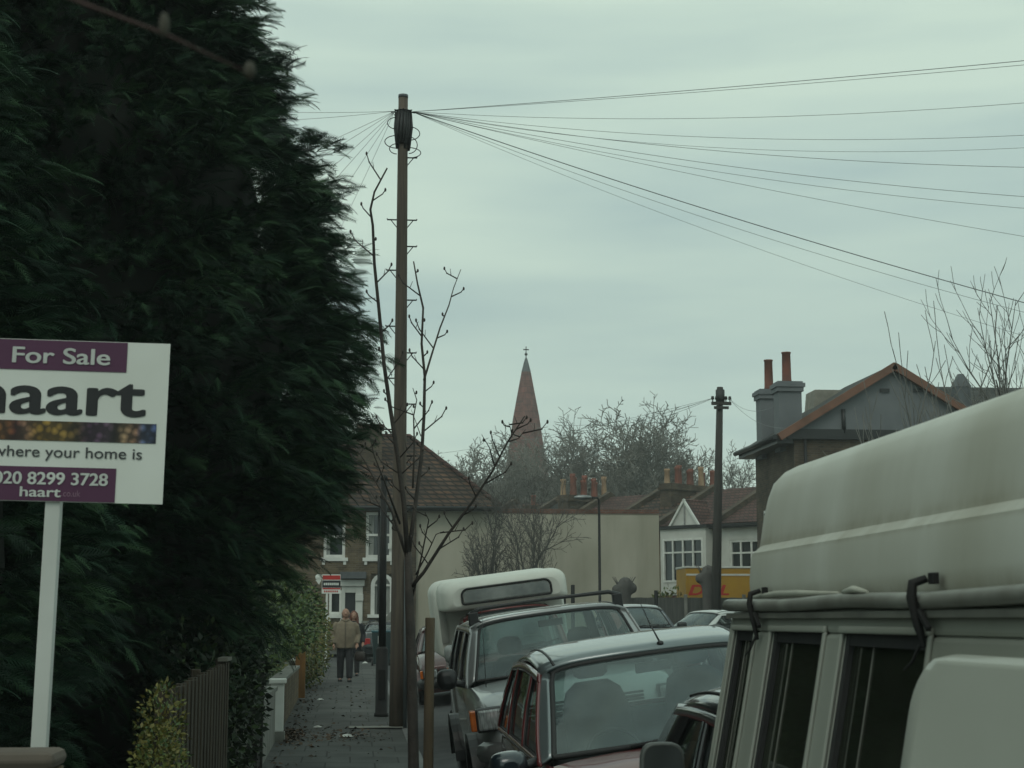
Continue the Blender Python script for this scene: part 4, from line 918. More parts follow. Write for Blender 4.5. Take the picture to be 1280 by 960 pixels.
leafy('foliage', [((.2, -.9, 1.6), (.7, 1.2, .7)), ((.15, 1.0, 1.5), (.75, 1.2, .8)), ((-.2, 0, .9), (.8, 1.8, .8))], 9000, (.05, .1), DK + [LG[2]], t, [.45, .2, .25, .1]); stems(t, [((-.1, y, 0), (0, y, 1.4)) for y in (-.8, 0, .8)], .03)
t = thing('shrub', 'low spiky weeds growing at the end of the cream wall by the yellow van', 'shrub', (at(838, 775, 62.5).x, 62.5, g(62.5)))
leafy('foliage', [((0, 0, 1.2), (.8, .4, 1.2)), ((.5, 0, .7), (.6, .4, .7))], 900, (.12, .25), LY_, t, [.3, .5, .2]); stems(t, [((0, 0, 0), (.1, 0, 1.2))], .03)
# litter and fallen leaves
def leaf_litter():
    n = 900; x = np.where(rng.random(n) < .6, -.95 + rng.random(n)**1.6 * 1.5, -1.0 + rng.random(n) * .3)
    y = np.where(rng.random(n) < .6, 24 + rng.normal(0, .7, n), 14 + rng.random(n) * 24)
    P = np.stack([x, y, .0125*y + .012*(.8 - x) + .008 + rng.random(n)*.015], 1); D = rng.normal(0, 1, (n, 3)) * np.array([1, 1, .25])
    V, Fc = instances(P, D, rng.uniform(.04, .1, n), rng.normal(0, .4, n), LEAFV, LEAFF)
    return fast_mesh('fallen_leaves', V, Fc, [M('dead_leaf', (.11, .06, .03), .8, (.06, .04, .025), 9), M('rotten_leaf', (.045, .035, .025), .9, (.07, .045, .03), 9)], None, rng.choice(2, n))
tag(leaf_litter(), 'brown fallen leaves drifted across the pavement and along the walls', 'leaves', kind='stuff')
PAPER = M('paper', (.6, .6, .57), .8, (.48, .48, .45), 6)
def crumple(px, py, s, lab, seed):
    Y = 4000 / (py - 750); p = at(px, py, Y); rd = random.Random(seed); mb = MB(); 
    mb.grid(lambda u, v: ((u-.5)*s + rd.uniform(-.02, .02), (v-.5)*s*1.2, .012 + .35*s*rd.random()*math.sin(PI*u)*math.sin(PI*v)), 6, 6, smooth=False)
    o = mb.build('litter', PAPER, None, solid=.003); o.location = (p.x, Y, g(Y) + .012*(.8 - p.x)); tag(o, lab, 'litter', 'scraps of litter on the pavement')
crumple(433, 917, .17, 'crumpled white paper on the drift of leaves mid pavement', 1)
crumple(400, 873, .12, 'flat white scrap of litter on the pavement short of the walking man', 2)
crumple(456, 828, .16, 'white scrap of litter on the pavement behind the walking man', 3)
crumple(397, 906, .11, 'small pale scrap of litter near the wall short of the leaf drift', 4)
o = MB().box(-.42, .42, -.22, .22, .0, .006).build('access_cover', CONC, None, bevel=.003); o.location = (at(470, 906, 25.9).x, 25.7, g(25.7) + .018); tag(o, 'pale rectangular concrete cover set in the pavement before the tall pole', 'cover')

# ------------------------------------------------------------------ sale board
SBY = 5.9
c = at(213, 430, SBY)
t = thing('sale_board', 'white and purple for sale board on a white post before the conifer', 'sign', (c.x - c.z * math.sin(R(1.0)), SBY, 0), (0, R(1.0), 0))
zr = c.z
k = SBY / F_PX * .966
def bx_(zx): return (zx - 790) / 3.69 * k
def bz_(zx, zy): return zr - (zy - (80 + zx * .037)) / 3.69 * k
XL = -.83 * SBY / 6; ZB = zr - .60 * SBY / 6
PURP = M('purple_print', (.085, .016, .062), .5, (.07, .014, .052), 2); BWH = M('board_white', (.72, .73, .69), .5, (.64, .65, .60), 2)
LTR = M('letter_black', (.012, .012, .015), .5); LTW = M('letter_white', (.62, .63, .6), .5); LTG = M('letter_grey', (.05, .052, .055), .5)
mb = MB(); mb.box(XL, 0, -.004, .004, ZB, zr); bd = mb.build('board', BWH, t)
mb = MB(); pc = bx_(285); mb.box(pc - .027, pc + .027, .006, .06, -.1 + g(SBY), zr - .03); mb.build('post', M('post_white', (.6, .61, .58), .6, (.5, .51, .48), 2), t, bevel=.004)
mb = MB(); mb.box(XL + .002, bx_(592), -.0065, -.0045, bz_(592, 247), zr - .002); mb.build('title_panel', PURP, bd)
mb = MB(); mb.box(XL + .002, bx_(570), -.0065, -.0045, ZB + .002, bz_(570, 703)); mb.build('phone_panel', PURP, bd)
yy = -.0085
text_mesh('For Sale', LTW, bd, bx_(62), bx_(515), bz_(300, 206), bz_(300, 128), yy, .0022)
text_mesh('haart', LTR, bd, bx_(-122), bx_(692), bz_(300, 449), bz_(300, 250), -.006, .0068)
text_mesh('where your home is', LTG, bd, bx_(0), bx_(685), bz_(400, 668), bz_(400, 600), -.006, .0004)
text_mesh('020 8299 3728', LTW, bd, bx_(12), bx_(535), bz_(300, 777), bz_(300, 718), yy, .0018)
text_mesh('haart', LTW, bd, bx_(135), bx_(322), bz_(230, 832), bz_(230, 785), yy, .0014)
text_mesh('.co.uk', M('letter_mauve', (.25, .14, .2), .5), bd, bx_(326), bx_(412), bz_(370, 832), bz_(370, 803), yy, 0)
m = bpy.data.materials.new('printed_photographs'); m.use_nodes = True; q = m.node_tree; b = q.nodes['Principled BSDF']; b.inputs['Roughness'].default_value = .5
tcn = N(q, 'ShaderNodeTexCoord'); vo = N(q, 'ShaderNodeTexVoronoi'); vo.inputs['Scale'].default_value = 34; L(q, tcn.outputs['Object'], vo.inputs['Vector'])
nz_ = N(q, 'ShaderNodeTexNoise'); nz_.inputs['Scale'].default_value = 40; nz_.inputs['Detail'].default_value = 3; L(q, tcn.outputs['Object'], nz_.inputs['Vector'])
spx = N(q, 'ShaderNodeSeparateXYZ'); L(q, tcn.outputs['Object'], spx.inputs[0])
mrr = N(q, 'ShaderNodeMapRange'); mrr.inputs['From Min'].default_value = XL; mrr.inputs['From Max'].default_value = bx_(745); L(q, spx.outputs['X'], mrr.inputs['Value'])
rp = N(q, 'ShaderNodeValToRGB'); els = rp.color_ramp.elements; els[0].color = (.12, .05, .02, 1); els[1].color = (.05, .08, .2, 1)
for pos, cc in ((.30, (.30, .13, .04)), (.36, (.10, .02, .015)), (.40, (.32, .17, .11)), (.47, (.34, .2, .03)), (.58, (.36, .22, .05)), (.64, (.08, .05, .02)), (.70, (.10, .04, .10)), (.78, (.16, .10, .15)), (.81, (.03, .025, .02)), (.85, (.38, .25, .14)), (.91, (.26, .14, .09)), (.94, (.12, .16, .3))):
    e = els.new(pos); e.color = (*cc, 1)
L(q, mrr.outputs['Result'], rp.inputs['Fac'])
am = N(q, 'ShaderNodeMath', operation='MULTIPLY_ADD'); am.inputs[1].default_value = 16; am.inputs[2].default_value = .15; L(q, vo.outputs['Distance'], am.inputs[0])
mm = N(q, 'ShaderNodeMath', operation='MULTIPLY'); mm.inputs[1].default_value = 2.2; L(q, nz_.outputs['Fac'], mm.inputs[0])
m3 = N(q, 'ShaderNodeMath', operation='MULTIPLY'); L(q, mm.outputs[0], m3.inputs[0]); 
mrv = N(q, 'ShaderNodeMapRange'); mrv.inputs['From Min'].default_value = 0; mrv.inputs['From Max'].default_value = .6; mrv.inputs['To Min'].default_value = 1.3; mrv.inputs['To Max'].default_value = .15; L(q, vo.outputs['Distance'], mrv.inputs['Value']); L(q, mrv.outputs['Result'], m3.inputs[1])
sc3 = N(q, 'ShaderNodeVectorMath', operation='SCALE'); L(q, rp.outputs['Color'], sc3.inputs[0]); L(q, m3.outputs[0], sc3.inputs['Scale']); L(q, sc3.outputs[0], b.inputs['Base Color'])
mb = MB(); mb.box(XL + .01, bx_(745), -.0065, -.0045, bz_(745, 587), bz_(745, 494)); mb.build('picture_strip', m, bd)

# small estate board down the street
EY = 46.0; c = at(410, 745, EY); t = thing('estate_board', 'small red white and black estate agent board above the hedge down the street', 'sign', (c.x, EY, g(EY)))
ez = lambda py: at(410, py, EY).z - g(EY); ex = lambda px: at(px, 775, EY).x - c.x
mb = MB(); mb.box(ex(401.5), ex(425), -.006, .006, ez(742), ez(718)); mb.sph((ex(397.5), 0, ez(721.5)), (.10, .012, .09), 12, 6); mb.prism([(ex(393.5), ez(725)), (ex(401), ez(725)), (ex(398), ez(731))], 'y', -.006, .006); bd = mb.build('board', BWH, t)
mb = MB(); mb.box(ex(402), ex(425), -.011, -.0065, ez(734.5), ez(725.6)); mb.build('black_band', LTR, bd)
mb = MB(); mb.box(ex(402.5), ex(424.6), -.011, -.0065, ez(724.6), ez(719.2)); mb.box(ex(402.5), ex(424.6), -.011, -.0065, ez(736.6), ez(734.9)); mb.build('red_band', RED, bd)
mb = MB(); mb.sph((ex(397.5), -.012, ez(721.5)), (.05, .006, .05), 10, 6)
for i in range(8): mb.box(ex(404+i*2.4), ex(405.8+i*2.4), -.016, -.012, ez(731.5), ez(728.6))
mb.build('lettering', BWH, bd)
mb = MB()
for i in range(7): mb.box(ex(404.5+i*2.6), ex(406.2+i*2.6), -.011, -.007, ez(740.4), ez(738.2))
mb.build('lettering', RED, bd)
mb = MB(); mb.box(ex(408)-.03, ex(408)+.03, .008, .06, 0, ez(722)); mb.build('post', WHITE, t)

# ------------------------------------------------------------------ vehicles
def wheel(root, x, y, r, side, wd=.2):
    mb = MB(); mb.tube([(x - side*wd, y, r), (x - side*.02, y, r), (x, y, r)], [r, r, r*.92], 24); wv = mb.build('wheel', RUBBER, root)
    mb = MB(); mb.tube([(x - side*.02, y, r), (x + side*.006, y, r)], [r*.62, r*.58], 20); mb.build('hubcap', STEEL, wv)
def make_car(root, p):
    """front at y=0 facing -y, rear at y=L, ground at z=0"""
    Lc, hw, z0, zb = p['L'], p['hw'], p.get('z0', .24), p['zb']
    cy, cz, nz = p['cowl_y'], p.get('cowl_z', p['zb'] + .04), p['nose_z']
    wy, rzf, ry, rby = p['ws_y'], p['roof_z'], p['roof_y'], p['rear_y']
    hb, hr, crown, archv = p['hwb'], p['hwr'], p.get('crown', .03), p.get('arch', .06)
    P = p['paint']; sweep = p.get('sweep', .14); rsw = .08
    tz = p.get('tail_z', zb)
    st = [(0, .82, nz-.30, nz-.28), (.05, .89, nz-.10, nz-.06), (.16, .93, nz-.02, nz+.03), (cy*.55, .97, nz+(zb-nz)*.6, nz+(cz-nz)*.75+.03), (cy-.02, .985, zb, cz+.01),
          (cy+.35, 1, zb, zb), ((cy+rby)/2, 1, zb, zb), (rby-.3, .99, zb, zb), (rby, .975, tz, tz+.02), (Lc-.07, .95, tz-.05, tz-.03), (Lc, .88, tz-.35, tz-.33)]
    def half(w, za, zc):
        q = lambda f: z0 + (za - z0) * f
        return [(w*.86, z0), (w*.965, q(.10)), (w*.995, q(.30)), (w, q(.52)), (w*.985, q(.78)), (w*.965, q(.92)), (w*.93, za), (w*.80, za+(zc-za)*.45), (w*.5, za+(zc-za)*.85), (0, zc)]
    secs = []
    for y, wf, za, zc in st:
        hp = half(hw*wf, za, zc); secs.append([(-x, y + .10*(1-(x/hw)**2)*(-1 if y < .2 else 0) + (.10 if y < .2 else 0), z) for x, z in hp] + [(x, y + .10*(1-(x/hw)**2)*(-1 if y < .2 else 0) + (.10 if y < .2 else 0), z) for x, z in reversed(hp[:-1])])
    mb = MB(); n = len(secs[0]); vs_ = [v for s in secs for v in s]; fs = []
    for i in range(len(secs)-1):
        cab = cy - .05 <= st[i][0] and st[i+1][0] <= rby + .01
        for j in range(n-1):
            if cab and 6 <= j <= n-8: continue
            fs.append((i*n+j, i*n+j+1, (i+1)*n+j+1, (i+1)*n+j))
    fs += [list(range(n)), [(len(secs)-1)*n+j for j in reversed(range(n))]]
    mb.add(vs_, fs, 0, True); body = mb.build('body', P, root, bevel=.012)
    # roof
    zr_ = lambda u, v: rzf + crown*(1-abs(u)**2.2) + archv*math.sin(PI*min(1, v*1.0)**.8) - .05*abs(u)**9 - p.get('tail_drop', .02)*v
    def roofp(a, b):
        u = a*2-1; y = (wy + sweep*u*u)*(1-b) + (ry - rsw*u*u)*b
        return (u*(hr + .015*math.sin(PI*b)), y, zr_(u, b))
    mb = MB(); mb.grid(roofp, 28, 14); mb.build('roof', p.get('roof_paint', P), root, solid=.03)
    # windscreen
    def wsp(a, b, ins=0.0):
        u = a*2-1; x = u*((hb-.05)*(1-b) + (hr-.03)*b); y = cy*(1-b) + wy*b + sweep*u*u*(.9 + .1*b); z = (cz + .012*(1-u*u))*(1-b) + (zr_(u, 0) - .012)*b
        return (x, y + .03*math.sin(PI*b)*-1 + ins, z)
    mb = MB(); mb.grid(lambda a, b: wsp(.035 + .93*a, .03 + .945*b), 20, 8); ws = mb.build('windscreen', GLASS, root)
    mb = MB(); e = [wsp(.03, .02)] + [wsp(.03, k/8) for k in range(1, 8)] + [wsp(.04, .975)] + [wsp(k/14, .985) for k in range(1, 14)] + [wsp(.96, .975)] + [wsp(.97, 1-k/8) for k in range(1, 8)] + [wsp(.97, .02)] + [wsp(1-k/14, .015) for k in range(1, 14)] + [wsp(.03, .02)]
    mb.tube(e, p.get('seal', .016), 6, cap=False); mb.build('windscreen_seal', RUBBER, ws)
    mb = MB()
    for (a0, b0, a1, b1) in ((.30, .02, .78, .12), (.62, .02, .955, .17)):
        mb.tube([Vector(wsp(a0, b0)) + Vector((0, -.03, .0)), Vector(wsp((a0+a1)/2, (b0+b1)/2)) + Vector((0, -.035, .01)), Vector(wsp(a1, b1)) + Vector((0, -.02, .01))], .011, 6)
    mb.build('wiper', BLACK, ws)
    # rear window
    def rgp(a, b):
        u = a*2-1; x = u*((hb-.06)*(1-b) + (hr-.03)*b); y = rby*(1-b) + ry*b - rsw*u*u; z = (tz + .01)*(1-b) + (zr_(u, 1) - .01)*b
        return (x, y + .03*math.sin(PI*b), z)
    mb = MB(); mb.grid(lambda a, b: rgp(.07 + .86*a, .1 + .82*b), 12, 6); mb.build('rear_window', SIDEGL, root)
    mb = MB()
    for a0, a1 in ((0, .075), (.925, 1)): mb.grid(lambda a, b: rgp(a0 + (a1-a0)*a, b), 3, 8)
    mb.grid(lambda a, b: rgp(.07 + .86*a, .1*b), 8, 2); mb.grid(lambda a, b: rgp(.07 + .86*a, .92 + .08*b), 8, 2); mb.build('tailgate', P, root, solid=.025)
    # sides
    def sd(y, tt, side, ins=0.0):
        return (side*(hb*.985*(1-tt**1.35) + hr*1.0*tt**1.35 - ins), y, (zb - .005)*(1-tt) + (rzf - .045 + archv*.55*math.sin(PI*min(max((y-wy)/(ry-wy), 0), 1)))*tt)
    A0, A1 = cy + sweep*.9, wy + sweep
    fa = lambda tt: A0*(1-tt) + A1*tt
    fr = lambda tt: (rby - rsw)*(1-tt) + (ry - rsw)*tt
    pil = [(fa, p.get('apw', .07), 0)] + [((lambda tt, a=a, b=b: a*(1-tt)+b*tt), wdt, 1) for a, b, wdt in p['pillars']] + [(fr, p.get('cpw', .16), 2)]
    for side in (-1, 1):
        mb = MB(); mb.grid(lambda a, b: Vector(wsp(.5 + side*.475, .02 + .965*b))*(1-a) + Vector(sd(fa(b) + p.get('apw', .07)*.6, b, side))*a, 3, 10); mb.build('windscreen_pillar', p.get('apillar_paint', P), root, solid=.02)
        mb = MB()
        for fn, wdt, typ in pil:
            o0 = 0 if typ == 0 else (-wdt/2 if typ == 1 else -wdt)
            mb.grid(lambda a, b: sd(fn(b) + o0 + wdt*a, b, side), 2, 10)
        mb.grid(lambda a, b: sd(fa(.9+.1*b)*(1-a) + fr(.9+.1*b)*a, .9 + .1*b, side), 20, 2)
        mb.grid(lambda a, b: sd(fa(.07*b)*(1-a) + fr(.07*b)*a, .07*b, side), 20, 2)
        mb.build('pillars', p.get('pillar_paint', P), root, solid=.025)
        for i in range(len(pil)-1):
            f0, w0, t0 = pil[i]; f1_, w1_, t1 = pil[i+1]
            lo = lambda tt: f0(tt) + (w0 if t0 == 0 else w0/2); hi = lambda tt: f1_(tt) - (w1_/2 if t1 == 1 else w1_)
            mb = MB(); mb.grid(lambda a, b: sd((lo(.06+.85*b)-.005)*(1-a) + (hi(.06+.85*b)+.005)*a, .06 + .85*b, side, .012), 6, 8); sg = mb.build('side_window', SIDEGL, root)
            mb = MB(); mb.tube([sd(lo(.07), .07, side, .004), sd(lo(.5), .5, side, .004), sd(lo(.9), .9, side, .004), sd((lo(.9)+hi(.9))/2, .9, side, .004), sd(hi(.9), .9, side, .004), sd(hi(.5), .5, side, .004), sd(hi(.07), .07, side, .004), sd(lo(.07), .07, side, .004)], .011, 5, cap=False); mb.build('window_seal', RUBBER, sg)
        # mirror
        my = A0 + .10; mw = p.get('mirror', (.11, .07, .075)); mz = zb + p.get('mirror_dz', .10)
        mb = MB(); xm = side*(hb + .10 + mw[0]*.6)
        def mir(a, b, side=side):
            u, v = a*2-1, b*2*PI
            return None
        mb.rings([[(xm + side*mw[0]*cx_*math.copysign(abs(math.cos(an))**.7, math.cos(an)), my + yy_, mz + mw[2]*cx_*math.copysign(abs(math.sin(an))**.7, math.sin(an))) for an in [2*PI*j/20 for j in range(20)]] for cx_, yy_ in ((.35, -mw[1]), (.72, -mw[1]*.75), (.95, -mw[1]*.25), (1, mw[1]*.5), (.97, mw[1]))]); mo = mb.build('door_mirror', p.get('mirror_mat', BLACK), root)
        mb = MB(); mb.tube([(side*(hb-.03), my+.02, zb+.02), (xm - side*mw[0]*.3, my, mz-.03)], [.035, .03], 8); mb.build('mirror_arm', BLACK, mo)
        # roof ditch strip
        mb = MB(); mb.tube([Vector(roofp(.5+side*(.5-.065), b/10)) + Vector((0, 0, .017)) for b in range(11)], .012, 5, flat=.6); mb.build('roof_strip', p.get('strip_mat', RUBBER), root)
        for wyy in p['axles']: wheel(root, side*(hw + .005), wyy, p['wr'], side)
        for wyy in p['axles']:
            mb = MB(); an = [PI*k/14 for k in range(15)]; ro, ri = p['wr']+.10, p['wr']+.02
            for k in range(14):
                a, b = an[k], an[k+1]
                mb.prism([(wyy+ro*math.cos(a), p['wr']+ro*math.sin(a)), (wyy+ro*math.cos(b), p['wr']+ro*math.sin(b)), (wyy+ri*math.cos(b), p['wr']+ri*math.sin(b)), (wyy+ri*math.cos(a), p['wr']+ri*math.sin(a))], 'x', side*(hw-.06), side*(hw+p.get('flare', .012)))
            mb.build('wheel_arch', p.get('arch_mat', P), root)
        # lamps
        lw, lh = p.get('lamp', (.26, .15)); lx = side*(hw*p.get('lamp_x', .86) - lw/2); lz = p.get('lamp_z', nz-.2); ly = p.get('lamp_y', .02)
        mb = MB(); mb.cbox((lx, ly+.05, lz), (lw, .14, lh)); hl_ = mb.build('headlight', LAMPG, root, bevel=.02)
        mb = MB(); mb.cbox((lx, ly+.06, lz), (lw+.03, .13, lh+.03)); mb.build('headlight_bezel', BLACK, hl_, bevel=.02)
        mb = MB(); mb.cbox((side*(hw*p.get('lamp_x', .86) + .035), ly+.10, lz), (.06, .16, lh)); mb.build('indicator', AMBER, root, bevel=.012)
        mb = MB(); mb.cbox((side*(hw*.80), Lc-.03, tz-.32), (.2, .1, .22)); mb.build('tail_light', REDL, root, bevel=.02)
    bm_ = p.get('bumper_mat', BLACK); bz = p.get('bumper_z', .42)
    mb = MB(); mb.tube([(-hw*.93, .28, bz), (-hw*.86, .06, bz), (-hw*.4, -.04, bz), (hw*.4, -.04, bz), (hw*.86, .06, bz), (hw*.93, .28, bz)], .09, 8, flat=1.1); mb.build('bumper', bm_, root)
    mb = MB(); mb.tube([(-hw*.93, Lc-.2, bz+.05), (-hw*.8, Lc+.02, bz+.05), (hw*.8, Lc+.02, bz+.05), (hw*.93, Lc-.2, bz+.05)], .09, 8); mb.build('rear_bumper', bm_, root)
    mb = MB(); gx = hw*.86 - p.get('lamp', (.26, .15))[0] - .04
    for k in range(5): mb.box(-gx, gx, .0 + .0, .06, p.get('lamp_z', nz-.2) - .07 + k*.032, p.get('lamp_z', nz-.2) - .05 + k*.032)
    mb.build('grille', BLACK, root)
    mb = MB(); mb.box(-.26, .26, -.135, -.12, bz-.05, bz+.06); mb.build('number_plate', WHITE, root)
    # inside
    mb = MB(); mb.box(-hb+.06, hb-.06, cy+.1, rby-.15, z0+.12, z0+.2); mb.box(-hb+.05, hb-.05, cy+.22, cy+.5, zb-.35, zb-.03); mb.tube([(-hb+.1, cy+.3, zb-.05), (hb-.1, cy+.3, zb-.05)], .08, 8); mb.box(-hb+.05, hb-.05, rby-.2, rby-.12, z0+.2, zb-.02); ins = mb.build('dashboard', DASH, root)
    mb = MB(); cxx = -.36; cc = Vector((cxx, cy+.62, zb-.06)); ti = Matrix.Rotation(R(-28), 4, 'X')
    mb.tube([cc + ti @ Vector((.19*math.cos(a*PI/10), 0, .19*math.sin(a*PI/10))) for a in range(21)], .016, 6, cap=False); mb.tube([cc, cc + Vector((0, -.2, -.1))], .04, 8); mb.build('steering_wheel', BLACK, root)
    for sx_ in (-.37, .37):
        yb = cy + 1.12; zs = zb - p.get('seat_drop', .12)
        mb = MB()
        rg = []
        for zz, ww, dd, yo in ((z0+.3, .22, .1, -.1), (zs-.15, .25, .10, 0), (zs+.12, .24, .085, .07), (zs+.25, .20, .075, .10), (zs+.31, .12, .06, .115)):
            rg.append([(sx_ + ww*math.copysign(abs(math.cos(2*PI*j/18))**.6, math.cos(2*PI*j/18)), yb + yo + dd*math.copysign(abs(math.sin(2*PI*j/18))**.6, math.sin(2*PI*j/18)), zz) for j in range(18)])
        mb.rings(rg); mb.cbox((sx_, yb-.3, z0+.3), (.46, .5, .14)); st_ = mb.build('seat', SEATM, root)
        mb = MB(); mb.rings([[(sx_ + w_*math.copysign(abs(math.cos(2*PI*j/16))**.6, math.cos(2*PI*j/16)), yb+.12 + .05*math.sin(2*PI*j/16), zz) for j in range(16)] for zz, w_ in ((zs+.335, .09), (zs+.36, .125), (zs+.45, .13), (zs+.5, .10), (zs+.515, .04))]); mb.build('headrest', SEATM, st_)
    if rby - cy > 2.2:
        mb = MB(); mb.cbox((0, cy+2.0, zb-.15), (2*hb-.3, .16, .55), rot=(R(-12), 0, 0)); mb.build('rear_seat', SEATM, root, bevel=.06)
    mb = MB(); c = Vector(wsp(.5, .86)) + Vector((0, .10, -.02)); mb.cbox(c, (.25, .03, .068), rot=(0, 0, R(6))); mb.tube([c + Vector((0, 0, .02)), Vector(wsp(.5, .97)) + Vector((0, .02, 0))], .012, 6); mb.build('rear_view_mirror', BLACK, root, bevel=.012)
    return body, wsp, roofp, sd, zr_

def park(name, lab, cx, Ynose, roll=7.5, yaw=0, group='cars parked along the kerb', cat='car', dz=0):
    a = R(roll); zc = roadz(cx) + g(Ynose + 2) + dz
    return thing(name, lab, cat, (cx, Ynose, zc), (0.0125, -a, R(yaw)), group)
RPAINT = paint('dark_red_paint', (.12, .010, .011), .2, .35)
SPAINT = paint('silver_grey_paint', (.30, .31, .31), .5, .35)
BPAINT = paint('black_paint', (.012, .013, .016), .1, .3)
BRED = paint('bright_red_paint', (.15, .014, .013), .1, .45)
WPAINT = paint('pale_car_paint', (.5, .52, .5), .1, .4)
NAVY = paint('dark_blue_paint', (.016, .025, .04), .3, .35)
# dark red people carrier; sky reflection on roof and pillars put into the colour
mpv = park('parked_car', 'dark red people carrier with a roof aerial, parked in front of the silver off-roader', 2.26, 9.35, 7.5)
_, wsp, roofp, sd, zr_ = make_car(mpv, dict(L=4.3, hw=.95, zb=1.0, cowl_y=.92, cowl_z=1.03, nose_z=.86, ws_y=1.72, roof_z=1.56, roof_y=3.75, rear_y=4.1, hwb=.94, hwr=.76, crown=.03, arch=.10, tail_drop=.03, pillars=[(2.1, 2.2, .09), (3.1, 3.1, .09)], axles=(.8, 3.45), wr=.31, paint=RPAINT, bumper_mat=RPAINT, mirror=(.125, .09, .09), mirror_dz=.02, mirror_mat=paint('mirror_blue_black', (.012, .02, .028), .2, .3), seal=.02, strip_mat=BLACK, apillar_paint=paint('sky_reflection_tone', (.16, .19, .195), .5, .3), roof_paint=paint('sky_reflection_tone', (.16, .19, .195), .5, .3), seat_drop=-.10))
p0 = Vector(roofp(.56, .03)); mb = MB(); mb.sph(p0 + Vector((0, 0, .02)), (.025, .035, .018), 8, 6); mb.tube([p0 + Vector((0, 0, .02)), p0 + Vector((-.03, .12, .15)), p0 + Vector((-.06, .22, .30))], [.008, .005, .003], 6); mb.build('aerial', BLACK, mpv)
# silver off-roader
suv = park('parked_car', 'silver grey off-roader with a black roof bar and a square headlight', 2.20, 14.3, 7.5)
_, wsp, roofp, sd, zr_ = make_car(suv, dict(L=4.4, hw=.98, zb=1.22, cowl_y=1.25, cowl_z=1.26, nose_z=1.10, ws_y=1.75, roof_z=1.80, roof_y=4.0, rear_y=4.2, hwb=.95, hwr=.785, crown=.03, arch=.03, sweep=.08, pillars=[(2.35, 2.4, .1), (3.3, 3.3, .1)], axles=(.85, 3.5), wr=.37, z0=.38, paint=SPAINT, lamp=(.27, .18), lamp_z=1.0, lamp_x=.98, lamp_y=.05, bumper_z=.70, bumper_mat=STEEL, arch_mat=BLACK, flare=.05, mirror=(.10, .06, .10), mirror_dz=.10))
for f in (.09,):
    mb = MB(); e0, e1 = Vector(roofp(.03, f)), Vector(roofp(.97, f)); zt_ = zr_(0, f) + .10
    mb.tube([e0 + Vector((.02, 0, 0)), Vector((e0.x+.0, e0.y, zt_-.03)), Vector((e0.x+.08, e0.y, zt_)), Vector((0, e0.y, zt_+.01)), Vector((e1.x-.08, e1.y, zt_)), Vector((e1.x, e1.y, zt_-.03)), e1 - Vector((.02, 0, 0))], [.03, .035, .022, .016, .022, .035, .03], 8); rk = mb.build('roof_bar', BLACK, suv)
    for e in (e0, e1):
        mb = MB(); mb.cbox(e + Vector((0, 0, .05)), (.10, .08, .16)); mb.tube([e + Vector((math.copysign(.012, e.x), 0, .02)), e + Vector((math.copysign(.04, e.x), 0, -.13))], .024, 6); mb.build('bar_foot', BLACK, rk, bevel=.02)
mb = MB(); q = Vector((-.78, 1.0, 1.2)); mb.tube([q, q + Vector((.06, .1, .75))], [.004, .002], 5); mb.sph(q, .015, 8, 5); mb.build('aerial', BLACK, suv)
# dark hatchback between the van and the people carrier
hb_ = park('parked_car', 'black hatchback squeezed between the white van and the dark red people carrier', 2.42, 5.62, 7.0)
make_car(hb_, dict(L=3.62, hw=.80, zb=.92, cowl_y=.85, nose_z=.78, ws_y=1.45, roof_z=1.49, roof_y=2.75, rear_y=3.45, hwb=.74, hwr=.56, crown=.035, arch=.04, pillars=[(1.95, 1.95, .08)], axles=(.65, 2.95), wr=.28, paint=BPAINT, mirror=(.115, .08, .085), mirror_dz=.05, mirror_mat=M('grey_mirror_plastic', (.05, .055, .055), .5, (.04, .042, .042), 5), cpw=.4, seat_drop=.1))
# red pickup under a white camper body
cp = park('camper', 'red pickup carrying a white camper body with a slot window over its cab', 2.53, 22.0, 7.5, cat='camper')
make_car(cp, dict(L=4.9, hw=.84, zb=1.12, cowl_y=1.2, nose_z=1.0, ws_y=1.72, roof_z=1.74, roof_y=2.75, rear_y=2.9, hwb=.78, hwr=.66, crown=.04, arch=.02, pillars=[(2.3, 2.3, .08)], axles=(.8, 3.9), wr=.36, z0=.35, paint=BRED, lamp_z=.85, bumper_z=.6, mirror=(.10, .06, .13), mirror_dz=.12, mirror_mat=M('camper_mirror', (.3, .31, .3), .4)))
CAMPW = M('camper_white', (.66, .66, .60), .5, (.58, .58, .52), 2); 
def rrect(hw_, z0, z1, rr_, n=5):
    out_ = []
    for cx_, cz_, a0 in ((hw_-rr_, z1-rr_, 0), (-hw_+rr_, z1-rr_, PI/2), (-hw_+rr_*.4, z0+rr_*.4, PI), (hw_-rr_*.4, z0+rr_*.4, 1.5*PI)):
        r_ = rr_ if cz_ > z0 + rr_*.5 else rr_*.4
        out_ += [(cx_ + r_*math.cos(a0 + PI/2*k/n), cz_ + r_*math.sin(a0 + PI/2*k/n)) for k in range(n+1)]
    return out_
mb = MB()                                             # body behind the cab, then the nose over the cab
mb.rings([[(x, y, z) for x, z in rrect(a, 1.12, b, .22)] for a, b, y in ((.96, 2.24, 2.98), (1.0, 2.28, 3.04), (1.0, 2.32, 4.2), (1.0, 2.32, 5.1), (.96, 2.28, 5.16))])
cb = mb.build('camper_body', CAMPW, cp)
mb = MB(); mb.rings([[(x, y, z) for x, z in rrect(a, zl_, b, .17)] for a, zl_, b, y in ((.80, 1.90, 2.16, 1.72), (.88, 1.84, 2.23, 1.78), (.93, 1.83, 2.27, 1.95), (.96, 1.83, 2.29, 2.6), (.97, 1.83, 2.29, 3.0))]); mb.build('cab_overhang', CAMPW, cb)
